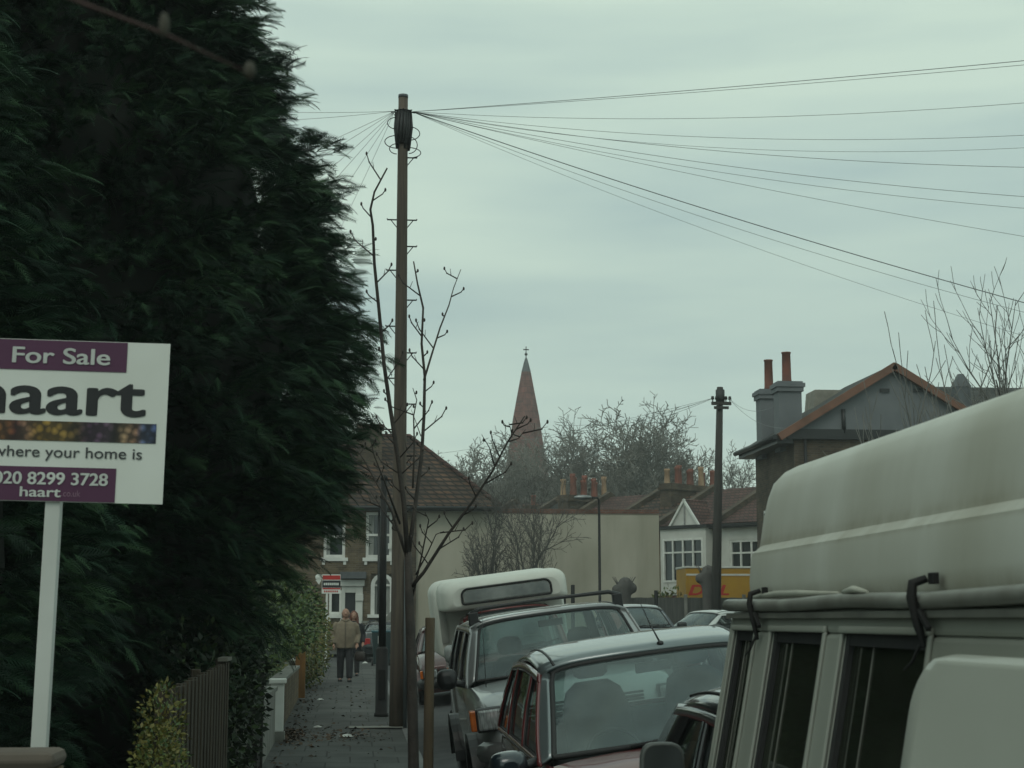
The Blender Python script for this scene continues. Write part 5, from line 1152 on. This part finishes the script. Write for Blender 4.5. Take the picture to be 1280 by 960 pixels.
mb = MB(); pts = rrect(.64, 1.94, 2.11, .08); mb.prism(pts, 'y', 1.69, 1.74); sw = mb.build('slot_window', M('slot_glass', (.08, .09, .09), .15, (.22, .23, .22), 2.5, coat=1), cb)
mb = MB(); pts = rrect(.665, 1.915, 2.135, .095); pts3 = [Vector((x, 1.705, z)) for x, z in pts]; mb.tube(pts3 + [pts3[0]], .018, 6, cap=False); mb.build('window_rubber', RUBBER, sw)
mb = MB(); mb.prism([(x*.0 - .91 + x*.055, z*.62+.42) for x, z in rrect(1.0, 1.5, 2.5, .2)], 'y', 2.965, 2.985); mb.build('recessed_panel', M('camper_grey', (.42, .43, .39), .6), cb)
mb = MB(); mb.box(-.85, .85, 2.95, 4.9, .6, 1.11); mb.build('flatbed', BRED, cp, bevel=.02)
# red car beyond it
DKRED = paint('maroon_car_paint', (.055, .008, .008), .1, .5)
c3 = park('parked_car', 'small red car with pale windows beyond the camper, glimpsed behind the stake', 2.15, 31.0, 7.0)
make_car(c3, dict(L=3.9, hw=.82, zb=.95, cowl_y=.95, nose_z=.8, ws_y=1.55, roof_z=1.40, roof_y=2.9, rear_y=3.6, hwb=.75, hwr=.58, pillars=[(2.0, 2.0, .08)], axles=(.7, 3.1), wr=.29, paint=DKRED))
c4 = park('parked_car', 'dark car across the road, its windscreen showing right of the silver off-roader', at(800, 775, 36).x, 34.6, 0, group='cars parked across the road', dz=.12)
make_car(c4, dict(L=4.2, hw=.85, zb=1.0, cowl_y=1.1, nose_z=.85, ws_y=1.75, roof_z=1.47, roof_y=3.2, rear_y=3.9, hwb=.78, hwr=.60, pillars=[(2.2, 2.2, .08)], axles=(.8, 3.4), wr=.3, paint=NAVY, roof_paint=SPAINT))
c5 = park('parked_car', 'pale car across the road seen from its side above the people carrier roof', at(829, 775, 40).x, 41.0, 0, yaw=-62, group='cars parked across the road', dz=.1)
c5.rotation_euler = (0, 0, R(-58)); c5.location = (at(814, 775, 40).x, 40.0, c5.location.z)
make_car(c5, dict(L=4.2, hw=.84, zb=.98, cowl_y=1.1, nose_z=.82, ws_y=1.7, roof_z=1.42, roof_y=3.0, rear_y=3.8, hwb=.77, hwr=.60, pillars=[(2.2, 2.2, .08), (3.0, 2.95, .07)], axles=(.8, 3.4), wr=.3, paint=WPAINT))
c6 = thing('parked_car', 'dark car at the far end of the street with red tail lights beside the column', 'car', (at(472, 775, 57).x, 57.6, g(57) - .05), (0, 0, PI + R(4)), 'cars at the end of the street')
make_car(c6, dict(L=4.0, hw=.83, zb=.95, cowl_y=1.0, nose_z=.8, ws_y=1.6, roof_z=1.22, roof_y=3.0, rear_y=3.7, hwb=.75, hwr=.58, pillars=[(2.0, 2.0, .08)], axles=(.75, 3.2), wr=.29, paint=BPAINT))
# wheelie bin by the column
BY = 49.5; c = at(477, 775, BY); t = thing('wheelie_bin', 'dark green wheelie bin with a pale shield badge beyond the column', 'bin', (c.x, BY, g(BY)))
mb = MB(); mb.rings([[(x*s_, y*s_, z) for x, y in ((-.29, -.35), (.29, -.35), (.29, .35), (-.29, .35))] for s_, z in ((.8, .06), (1, 1.0))], smooth=False); mb.build('bin_body', M('bin_green', (.012, .03, .032), .5), t, bevel=.02)
mb = MB(); mb.box(-.31, .31, -.38, .38, 1.003, 1.07); mb.build('lid', M('bin_lid', (.03, .10, .12), .45), t, bevel=.02)
mb = MB(); mb.prism([(-.11, .9), (.11, .9), (.11, .68), (0, .52), (-.11, .68)], 'y', -.356, -.335); mb.build('badge', PAPER, t)
for s_ in (-.26, .26): mb = MB(); mb.tube([(s_-.03, .3, .1), (s_+.03, .3, .1)], .1, 12); mb.build('wheel', RUBBER, t)

# ------------------------------------------------------------------ the white high-top van
van = thing('high_roof_van', 'dirty white high roofed van with side windows and a strapped roof rail, at the right', 'van', (0, 0, 0))
VW = M('van_white_shaded', (.27, .28, .245), .5, (.20, .205, .175), 1.2, 6, coat=.3, stretch=(1, 1, .5))  # darker than the door: shade under the gutter put into the white
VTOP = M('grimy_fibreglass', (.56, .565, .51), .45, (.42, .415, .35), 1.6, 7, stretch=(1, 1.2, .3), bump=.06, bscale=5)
q = VTOP.node_tree; b = q.nodes['Principled BSDF']; src = b.inputs['Base Color'].links[0].from_socket   # brown dirt lying along the ledge and the foot of the roof
tcn = N(q, 'ShaderNodeTexCoord'); spx = N(q, 'ShaderNodeSeparateXYZ'); L(q, tcn.outputs['Object'], spx.inputs[0])
nz_ = N(q, 'ShaderNodeTexNoise'); nz_.inputs['Scale'].default_value = 4; nz_.inputs['Detail'].default_value = 7; nz_.inputs['Roughness'].default_value = .7
mpp = N(q, 'ShaderNodeMapping'); mpp.inputs['Scale'].default_value = (1, 2.2, .9); L(q, tcn.outputs['Object'], mpp.inputs[0]); L(q, mpp.outputs[0], nz_.inputs[0])
fc = N(q, 'ShaderNodeFloatCurve'); L(q, spx.outputs['Z'], fc.inputs['Value'])
mrz = N(q, 'ShaderNodeMapRange'); mrz.inputs['From Min'].default_value = 2.0; mrz.inputs['From Max'].default_value = 2.5; L(q, spx.outputs['Z'], mrz.inputs['Value'])
rz2 = N(q, 'ShaderNodeValToRGB'); e = rz2.color_ramp.elements; e[0].position = .1; e[0].color = (.85,)*3 + (1,); e[1].position = .22; e[1].color = (.08,)*3 + (1,)
for pos, v_ in ((.40, .10), (.43, .55), (.50, .55), (.535, .3), (.62, .12), (.9, .06), (.96, .25)): x_ = e.new(pos); x_.color = (v_, v_, v_, 1)
L(q, mrz.outputs['Result'], rz2.inputs['Fac'])
mlt = N(q, 'ShaderNodeMath', operation='MULTIPLY'); L(q, rz2.outputs['Color'], mlt.inputs[0])
nr = N(q, 'ShaderNodeMapRange'); nr.inputs['From Min'].default_value = .3; nr.inputs['From Max'].default_value = .65; nr.inputs['To Min'].default_value = .25; L(q, nz_.outputs['Fac'], nr.inputs['Value']); L(q, nr.outputs['Result'], mlt.inputs[1])
mxx_ = N(q, 'ShaderNodeMix', data_type='RGBA'); mxx_.inputs[7].default_value = (.19, .16, .10, 1); L(q, mlt.outputs[0], mxx_.inputs['Factor']); L(q, src, mxx_.inputs[6]); L(q, mxx_.outputs[2], b.inputs['Base Color']); q.nodes.remove(fc)
VY0, VY1, VCX = 0.7, 5.29, 2.25
prof_lo = [(.30, 1.14), (.45, 1.09), (.8, 1.065), (1.1, 1.09), (1.3, 1.127), (1.55, 1.178), (1.8, 1.226), (1.98, 1.258), (2.03, 1.268)]
def vx(z):
    for (a, xa), (b, xb) in zip(prof_lo, prof_lo[1:]):
        if z <= b: return xa + (xb - xa) * max(0, (z - a)) / (b - a)
    return prof_lo[-1][1]
def panel(mb, y0, y1, z0, z1, o=0.0, th=.03, n=8, side=-1):
    """pressed panel that follows the leaning side of the van; o = how far it stands out"""
    zs = [z0 + (z1-z0)*i/n for i in range(n+1)]
    f = (lambda x: x) if side < 0 else (lambda x: 2*VCX - x)
    ring = [(f(vx(z) - o), z) for z in zs] + [(f(vx(z) - o + th), z) for z in reversed(zs)]
    k = len(ring); mb.add([(x, y0, z) for x, z in ring] + [(x, y1, z) for x, z in ring], [list(range(k)), list(range(2*k-1, k-1, -1))] + [(i, i+k, (i+1) % k + k, (i+1) % k) for i in range(k)], 0)
WIN = [(4.95, 5.22), (4.21, 4.75), (3.42, 4.04)]
mb = MB(); panel(mb, VY0, VY1, .3, 1.15); panel(mb, VY0, VY1, 1.965, 2.03, n=2)
ys = [VY1, WIN[0][1], WIN[0][0], WIN[1][1], WIN[1][0], WIN[2][1], WIN[2][0], VY0]
for a, b in ((0, 1), (2, 3), (4, 5), (6, 7)): panel(mb, ys[b], ys[a], 1.15, 1.965)
panel(mb, VY0, VY1, .3, 2.03, side=1)
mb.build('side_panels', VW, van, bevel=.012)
mb = MB(); rows = [.45, .7, .95, 1.2, 1.4, 1.6, 1.72] + [1.80 + .13*math.sin(k*PI/16) for k in range(9)]
def drow(z, o):
    y1 = 3.42 - (0 if z <= 1.80 else .13*1.4*(1 - math.sqrt(max(0, 1 - ((z-1.80)/.13)**2)))); return [(vx(z) - o*(.25 if k in (0, 7) or z > 1.925 else 1), 1.7 + (y1-1.7)*f, z) for k, f in enumerate((0, .012, .2, .5, .8, .95, .988, 1))]
dv = [q_ for z in rows for q_ in drow(z, .035)]; nk = len(rows)
bk = [(vx(z) + .0, y_, z) for z in rows for (_, y_, z_) in drow(z, 0)]
fs = [(a*8+b, a*8+b+1, (a+1)*8+b+1, (a+1)*8+b) for a in range(nk-1) for b in range(7)]
o_ = nk*8; ed = [(a, 0) for a in range(nk)] + [(nk-1, b) for b in range(1, 8)] + [(a, 7) for a in range(nk-2, -1, -1)] + [(0, b) for b in range(6, 0, -1)]
ix = [a*8+b for a, b in ed]
fs += [tuple(o_ + q_ for q_ in f) for f in fs] + [(ix[k], ix[(k+1) % len(ix)], o_ + ix[(k+1) % len(ix)], o_ + ix[k]) for k in range(len(ix))]
mb.add(dv + bk, fs, 0, True); mb.build('sliding_door', M('van_door_white', (.47, .48, .425), .4, (.41, .415, .365), 1.2, coat=.4), van)
mb = MB()
for y0, y1 in WIN[:3]:                                  # raised window surrounds
    for a, b in ((y0-.02, y0), (y1, y1+.02)): panel(mb, a, b, 1.1, 1.97, o=.010, th=.012)
    panel(mb, y0-.02, y1+.02, 1.966, 1.985, o=.014, th=.016, n=2)
mb.build('window_surround', VW, van, bevel=.006)
for y0, y1 in WIN:
    mb = MB(); panel(mb, y0-.002, y1+.002, 1.15, 1.966, o=-.022, th=.005); wv = mb.build('side_window', VANGL, van)
    mb = MB(); panel(mb, y0, y0+.02, 1.15, 1.964, o=-.006, th=.015); panel(mb, y1-.03, y1, 1.15, 1.964, o=-.006, th=.015); panel(mb, y0+.02, y1-.03, 1.935, 1.964, o=-.008, th=.02, n=2); mb.build('window_rubber', RUBBER, wv)
    ym = y1 - (y1-y0)*.30
    mb = MB(); panel(mb, ym-.002, ym+.002, 1.15, 1.935, o=-.019, th=.002); mb.build('slider_frame', ALU, wv)
mb = MB(); mb.box(1.34, 3.0, .9, VY1-.08, .55, .6); mb.box(1.4, 1.42, 3.34, 3.5, .7, 1.95); ins = mb.build('cargo_floor', DASH, van)
mb = MB(); mb.box(2.5, 2.53, .9, VY1-.1, .6, 2.0); mb.build('ply_lining', M('ply_lining', (.05, .035, .02), .9, (.03, .024, .016), 3), van)
mb = MB(); mb.box(1.7, 2.3, 4.05, 4.25, .6, 1.62); mb.box(1.6, 2.4, 3.55, 3.85, .6, 1.60); mb.build('cargo_box', M('blue_crate', (.03, .07, .085), .7), van, bevel=.02)
mb = MB(); mb.grid(lambda a, b: (1.33 + .03*math.sin(a*26), 3.43 + .17*a, 1.0 + .95*b), 24, 4); mb.build('curtain', M('brown_curtain', (.085, .045, .025), .95, (.05, .03, .018), 5), van, solid=.004)
mb = MB()
for k, (y_, z_) in enumerate(((4.62, 1.70), (4.5, 1.66), (4.38, 1.63))): mb.sph((1.75, y_, z_), (.06, .05, .035), 9, 6)
mb.tube([(1.6, 4.72, 1.76), (1.65, 4.5, 1.69), (1.7, 4.3, 1.66)], .018, 6); mb.box(1.62, 1.9, 4.3, 4.75, .6, 1.62); mb.build('cargo_bundle', M('grey_cloth', (.16, .17, .16), .9), van)
# ends
mb = MB()
ring = [(x, z) for z, x in prof_lo] + [(2*VCX - x, z) for z, x in reversed(prof_lo)]
mb.prism(ring, 'y', VY1 + .001, VY1 + .03); fr_ = mb.build('front_panel', VW, van, bevel=.02)
mb = MB(); mb.prism([(1.30, 1.25), (2*VCX-1.30, 1.25), (2*VCX-1.36, 1.92), (1.36, 1.92)], 'y', VY1 + .032, VY1 + .04); mb.build('windscreen', GLASS, fr_)
mb = MB(); mb.tube([(1.10, VY1+.05, .55), (2*VCX-1.10, VY1+.05, .55)], .08, 8); mb.build('bumper', BLACK, van)
mb = MB(); mb.prism(ring, 'y', VY0 - .03, VY0 - .001); rd_ = mb.build('rear_doors', VW, van, bevel=.02)
mb = MB(); mb.box(VCX-.005, VCX+.005, VY0-.034, VY0-.03, .35, 2.0); mb.build('door_gap', RUBBER, rd_)
for sgn in (-1, 1):
    mb = MB(); mb.box(VCX + sgn*.45 - .28, VCX + sgn*.45 + .28, VY0-.04, VY0-.031, 1.25, 1.85); mb.build('rear_window', SIDEGL, rd_)
    mb = MB(); mb.box(VCX + sgn*.98 - .06, VCX + sgn*.98 + .06, VY0-.06, VY0-.031, .75, 1.1); mb.build('tail_light', REDL, van)
mc_ = at(828, 962, 5.22)                                 # door mirror of the cab
mb = MB(); mb.rings([[(mc_.x + a_*math.copysign(abs(math.cos(2*PI*j/24))**.55, math.cos(2*PI*j/24)), y_, mc_.z + b_*math.copysign(abs(math.sin(2*PI*j/24))**.55, math.sin(2*PI*j/24))) for j in range(24)] for a_, b_, y_ in ((.066, .081, 5.205), (.072, .087, 5.215), (.072, .087, 5.24), (.055, .07, 5.275), (.02, .03, 5.29))]); mi_ = mb.build('door_mirror', M('mirror_shell', (.10, .11, .105), .45, (.07, .075, .07), 6), van)
mb = MB(); mb.prism([(mc_.x + .063*math.copysign(abs(math.cos(2*PI*j/24))**.55, math.cos(2*PI*j/24)), mc_.z + .078*math.copysign(abs(math.sin(2*PI*j/24))**.55, math.sin(2*PI*j/24))) for j in range(24)], 'y', 5.200, 5.204); mb.build('mirror_glass', M('mirror_glass', (.05, .055, .055), .12, (.04, .045, .045), 3), mi_)
mb = MB(); mb.tube([(mc_.x + .05, 5.25, mc_.z - .03), (vx(1.5) + .01, 5.2, 1.48)], [.016, .02], 8); mb.build('mirror_arm', BLACK, mi_)
mb = MB(); mb.box(VCX-.95, VCX+.95, .1, VY1-.05, .3, .4); mb.build('chassis', BLACK, van)
for xx, sdn in ((1.10, -1), (2*VCX-1.10, 1)):
    for y in (.75, 4.3):
        zc = roadz(xx + .1) + g(y)
        mb = MB(); mb.tube([(xx + .2*(-sdn), y, zc + .33), (xx, y, zc + .33)], .33, 22); wv = mb.build('wheel', RUBBER, van)
        mb = MB(); mb.tube([(xx, y, zc+.33), (xx + .008*sdn, y, zc+.33)], .2, 18); mb.build('hubcap', STEEL, wv)
# fibreglass top
def topsec(ins, dz):
    h_ = [(2.055, 1.29), (2.075, 1.284), (2.12, 1.281), (2.19, 1.287), (2.214, 1.292), (2.238, 1.318), (2.262, 1.322), (2.34, 1.335), (2.40, 1.350), (2.45, 1.370), (2.475, 1.395), (2.497, 1.44), (2.515, 1.53), (2.535, 1.8), (2.545, VCX)]
    l = [(x + ins*(VCX - x)/(VCX-1.26), z - dz*max(0, (z-2.1))/.39) for z, x in h_]
    return l + [(2*VCX - x, z) for x, z in reversed(l[:-1])]
mb = MB()
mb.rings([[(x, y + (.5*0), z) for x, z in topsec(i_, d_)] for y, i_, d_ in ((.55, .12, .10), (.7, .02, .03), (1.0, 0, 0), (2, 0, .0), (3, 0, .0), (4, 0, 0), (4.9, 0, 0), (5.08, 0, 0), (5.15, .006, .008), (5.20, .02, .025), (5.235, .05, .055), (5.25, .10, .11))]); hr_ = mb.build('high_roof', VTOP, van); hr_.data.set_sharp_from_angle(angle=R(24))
# gutter rail, ladder-like bar, clamps
mb = MB(); rp_ = [(1.250, y, 2.045 + .004*math.sin(y*5)) for y in (5.30, 5.1, 4.6, 4, 3.4, 2.8, 2, 1, .75)]
mb.tube(rp_, .020, 8); mb.build('roof_rail', ALU, van)
mb = MB(); mb.box(1.243, 1.298, VY0, VY1+.01, 2.005, 2.021); mb.build('rain_gutter', M('grimy_gutter', (.14, .14, .12), .7, (.08, .08, .07), 5), van)
mb = MB(); mb.tube([(1.262, 5.0, 2.07), (1.257, 4.7, 2.077), (1.252, 4.45, 2.075), (1.262, 4.1, 2.07)], [.006, .011, .010, .004], 6); mb.tube([(1.249, 4.02, 2.070), (1.244, 3.92, 2.076), (1.247, 3.82, 2.068)], [.006, .010, .004], 6); mb.build('tied_rag', M('pale_rag', (.4, .4, .34), .9), van)
for y in (4.88, 3.43):
    mb = MB(); s_ = 1 if y > 4 else 1.25
    mb.tube([(1.253, y, 2.09), (1.222, y, 2.08), (1.218, y, 2.05), (1.230, y, 1.99), (1.238, y - .01, 1.94)], [.008*s_, .010*s_, .010*s_, .009*s_, .006], 6)
    mb.cbox((1.262, y - .02, 2.09), (.015, .025*s_, .02*s_)); mb.tube([(1.236, y+.005, 1.95), (1.222, y + .02, 1.91), (1.212, y + .05, 1.89)], [.005, .004, .003], 5); mb.cbox((1.23, y - .04, 2.0), (.012, .07, .012), rot=(R(35), 0, 0)); mb.build('roof_clamp', IRON, van, bevel=.004)
mb = MB(); mb.tube([(1.279, 5.24, 2.052), (1.277, 4, 2.055), (1.277, 2, 2.055), (1.277, .8, 2.055)], .009, 6); mb.build('roof_seal', RUBBER, van)
# panel seams
mb = MB(); panel(mb, 1.66, 1.67, .45, 1.95, o=.002, th=.01); mb.build('door_seam', RUBBER, van)

# ------------------------------------------------------------------ people
SKIN = M('skin', (.36, .20, .14), .55, (.30, .16, .11), 9)
def person(root, jm, tm, stride=.16, coat=None, hair=None, shoe=BLACK, arm_l=(.0, .0), lean=0.0):
    mb = MB()                                          # one continuous body
    mb.ell([(0, 0, .86, .16, .11), (0, 0, .98, .165, .115), (0, 0, 1.1, .15, .11), (0, 0, 1.28, .175, .12), (0, .01, 1.42, .17, .10), (0, .01, 1.48, .09, .07), (0, .0, 1.56, .055, .058), (0, -.005, 1.6, .058, .062)])
    mb.sph((0, -.015, 1.648), (.082, .10, .122), 18, 12)
    mb.sph((0, -.075, 1.59), (.045, .04, .045), 10, 8)                         # jaw
    mb.tube([(0, -.10, 1.675), (0, -.125, 1.635), (0, -.10, 1.628)], [.012, .018, .012], 8)   # nose
    for s in (-1, 1):
        mb.sph((s*.08, .005, 1.65), (.012, .025, .032), 8, 6)                  # ears
        mb.sph((s*.03, -.092, 1.682), (.02, .014, .008), 8, 6)                 # brow
        fy = -stride/2*s
        mb.tube([(s*.09, 0, .9), (s*.095, fy*.5 - .02, .5), (s*.095, fy, .1)], [.088, .058, .042], 12)
        mb.tube([(s*.095, fy + .05, .05), (s*.10, fy - .15, .04)], [.042, .036], 10)
        sh = Vector((s*.185, .01, 1.40)); el = Vector((s*.255, .03 + .02*s, 1.12)); wr_ = Vector((s*.255, -.09, .90))
        mb.tube([sh, el, wr_], [.052, .042, .028], 10)
        hd = (wr_ - el).normalized(); pm = wr_ + hd*.055
        mb.tube([wr_, wr_ + hd*.03, pm + hd*.03], [.026, .04, .036], 10, flat=.6)
        for k, ln in enumerate((.062, .075, .08, .07)):
            b0 = pm + hd*.02 + Vector((0, -.03 + k*.02, 0)); mb.tube([b0, b0 + hd*ln*.5 + Vector((-s*.008, 0, 0)), b0 + hd*ln + Vector((-s*.026, -.006, 0))], [.010, .009, .007], 7)
        b0 = wr_ + hd*.03 + Vector((-s*.01, -.03, 0)); mb.tube([b0, b0 + Vector((-s*.02, -.028, -.025)), b0 + Vector((-s*.022, -.032, -.06))], [.012, .011, .008], 7)
    mb.build('body', SKIN, root, remesh=.009)
    mb = MB()
    for s in (-1, 1): mb.sph((s*.03, -.098, 1.668), (.012, .008, .008), 8, 6)
    mb.build('eyes', M('eye_dark', (.03, .025, .02), .3), root)
    mb = MB(); mb.tube([(-.024, -.112, 1.598), (0, -.118, 1.597), (.024, -.112, 1.598)], .005, 6); mb.build('lips', M('lip', (.28, .10, .08), .5), root)
    zb = .80 if coat is None else coat
    mb = MB()
    mb.ell([(0, 0, zb, .215, .165), (0, 0, zb + .1, .225, .17), (0, -.01, 1.08, .225, .175), (0, 0, 1.28, .225, .16), (0, .01, 1.40, .205, .13), (0, .015, 1.47, .12, .095), (0, .01, 1.505, .085, .08)])
    for s in (-1, 1):
        mb.tube([(s*.16, .012, 1.41), (s*.215, .015, 1.34), (s*.275, .03 + .02*s, 1.12), (s*.258, -.085, .915)], [.075, .082, .066, .05], 12)
    j = mb.build('jacket', jm, root, remesh=.014)
    mb = MB(); mb.tube([(-.085, -.03, 1.50), (-.04, -.085, 1.475), (0, -.10, 1.455), (.04, -.085, 1.475), (.085, -.03, 1.50)], .018, 6); mb.build('collar', jm, j)
    mb = MB(); mb.tube([(0, -.175 + .0, zb+.02), (0, -.185, 1.08), (0, -.168, 1.28), (0, -.128, 1.42)], .005, 5); mb.build('zip', BLACK, j)
    mb = MB()
    mb.ell([(0, 0, .78, .165, .125), (0, 0, .9, .175, .125), (0, 0, 1.0, .16, .12)])
    for s in (-1, 1):
        fy = -stride/2*s
        mb.tube([(s*.085, 0, .88), (s*.098, fy*.5 - .02, .5), (s*.098, fy + .005, .08)], [.10, .082, .07], 12)
    mb.build('trousers', tm, root, remesh=.014)
    for s in (-1, 1):
        fy = -stride/2*s
        mb = MB(); mb.ell([(s*.10, fy - .05, .0, .05, .135), (s*.10, fy - .05, .025, .052, .14), (s*.10, fy - .045, .055, .045, .12), (s*.10, fy + .01, .10, .042, .06)]); mb.build('shoe', shoe, root)
    if hair: hair(root)
MY = 40.0; c = at(432, 775, MY)
man = thing('person', 'balding man in a beige zip jacket and dark trousers walking towards the viewer', 'person', (c.x, MY, g(MY) + .012))
def bald(root):
    mb = MB(); mb.sph((0, .02, 1.66), (.083, .08, .09), 16, 10); mb.build('hair', M('grey_hair', (.16, .14, .12), .9), root)
person(man, M('beige_jacket', (.21, .165, .115), .85, (.15, .12, .085), 7), M('dark_trousers', (.018, .018, .022), .85), .2, None, bald)
man.scale = (1.13, 1.1, 1.0)
c = at(442.5, 775, 43); wo = thing('person', 'woman with long auburn hair in a black coat walking behind the beige jacket', 'person', (c.x, 43, g(43) + .012), (0, 0, 0)); wo.scale = (.95, .95, .95)
def longh(root):
    mb = MB(); mb.ell([(0, .03, 1.36, .10, .06), (0, .035, 1.45, .12, .075), (0, .03, 1.58, .105, .09), (0, .015, 1.68, .098, .105), (0, .01, 1.75, .075, .085), (0, .01, 1.79, .03, .03)])
    for s in (-1, 1): mb.tube([(s*.075, -.03, 1.72), (s*.098, -.03, 1.6), (s*.10, -.06, 1.45), (s*.09, -.09, 1.32)], [.03, .035, .04, .015], 8)
    mb.build('hair', M('auburn_hair', (.14, .04, .018), .7, (.08, .025, .014), 12, stretch=(3, 3, .3)), root, remesh=.012)
person(wo, M('black_coat', (.014, .014, .018), .8), M('black_leggings', (.012, .012, .014), .85), .18, .62, longh)
t = thing('shoulder_bag', 'dark brown bag held low beside the walking man', 'bag', (at(450.5, 775, 40).x, 40.0, g(40)))
mb = MB(); mb.ell([(0, 0, .50, .10, .05), (0, 0, .53, .14, .07), (0, 0, .68, .13, .065), (.0, 0, .74, .09, .04)]); mb.build('bag_body', M('dark_leather', (.03, .018, .014), .5), t); mb = MB(); mb.tube([(-.07, 0, .72), (-.09, -.02, .82), (-.06, -.03, .84), (.0, 0, .83), (.06, 0, .72)], .009, 6); mb.build('strap', M('dark_leather', (.03, .018, .014), .5), t)

t = thing('overhanging_shoot', 'thin reddish brown shoot close to the viewer, blurred against the conifer', 'shoot', (-2.3, 1.3, 0))
q_ = lambda px, py, Y=1.3: at(px, py, Y) - Vector((-2.3, 1.3, 0))
mb = MB(); mb.tube([(0, 0, 0), (.1, 0, 1.4), (.5, 0, 2.4), (1.1, 0, 2.62), q_(-120, -90), q_(60, -12), q_(205, 42), q_(312, 92)], [.005, .0045, .004, .003, .002, .0016, .0014, .0008], 7); mb.build('stem', M('reddish_shoot', (.075, .04, .035), .8, (.05, .03, .026), 20), t)
mb = MB(); c_ = q_(205, 40); mb.sph(c_ + Vector((0, 0, .006)), (.0045, .0045, .011), 8, 6); mb.build('bud', M('pale_bud', (.06, .055, .04), .8), t); mb = MB(); mb.sph(q_(312, 88), (.005, .005, .008), 8, 6); mb.build('bud', M('pale_bud', (.06, .055, .04), .8), t)

# ------------------------------------------------------------------ air: pale haze over the far things
mb = MB(); mb.box(-320, 320, -40, 300, -3.0, 60); hzb = mb.build('haze', [], None)
m = bpy.data.materials.new('haze_air'); m.use_nodes = True; q = m.node_tree; q.nodes.clear()
o = N(q, 'ShaderNodeOutputMaterial'); pv = N(q, 'ShaderNodeVolumePrincipled'); pv.inputs['Color'].default_value = (.96, 1.0, .98, 1); pv.inputs['Density'].default_value = .0010; pv.inputs['Anisotropy'].default_value = .2
L(q, pv.outputs[0], o.inputs['Volume']); hzb.data.materials.append(m); hzb['kind'] = 'stuff'
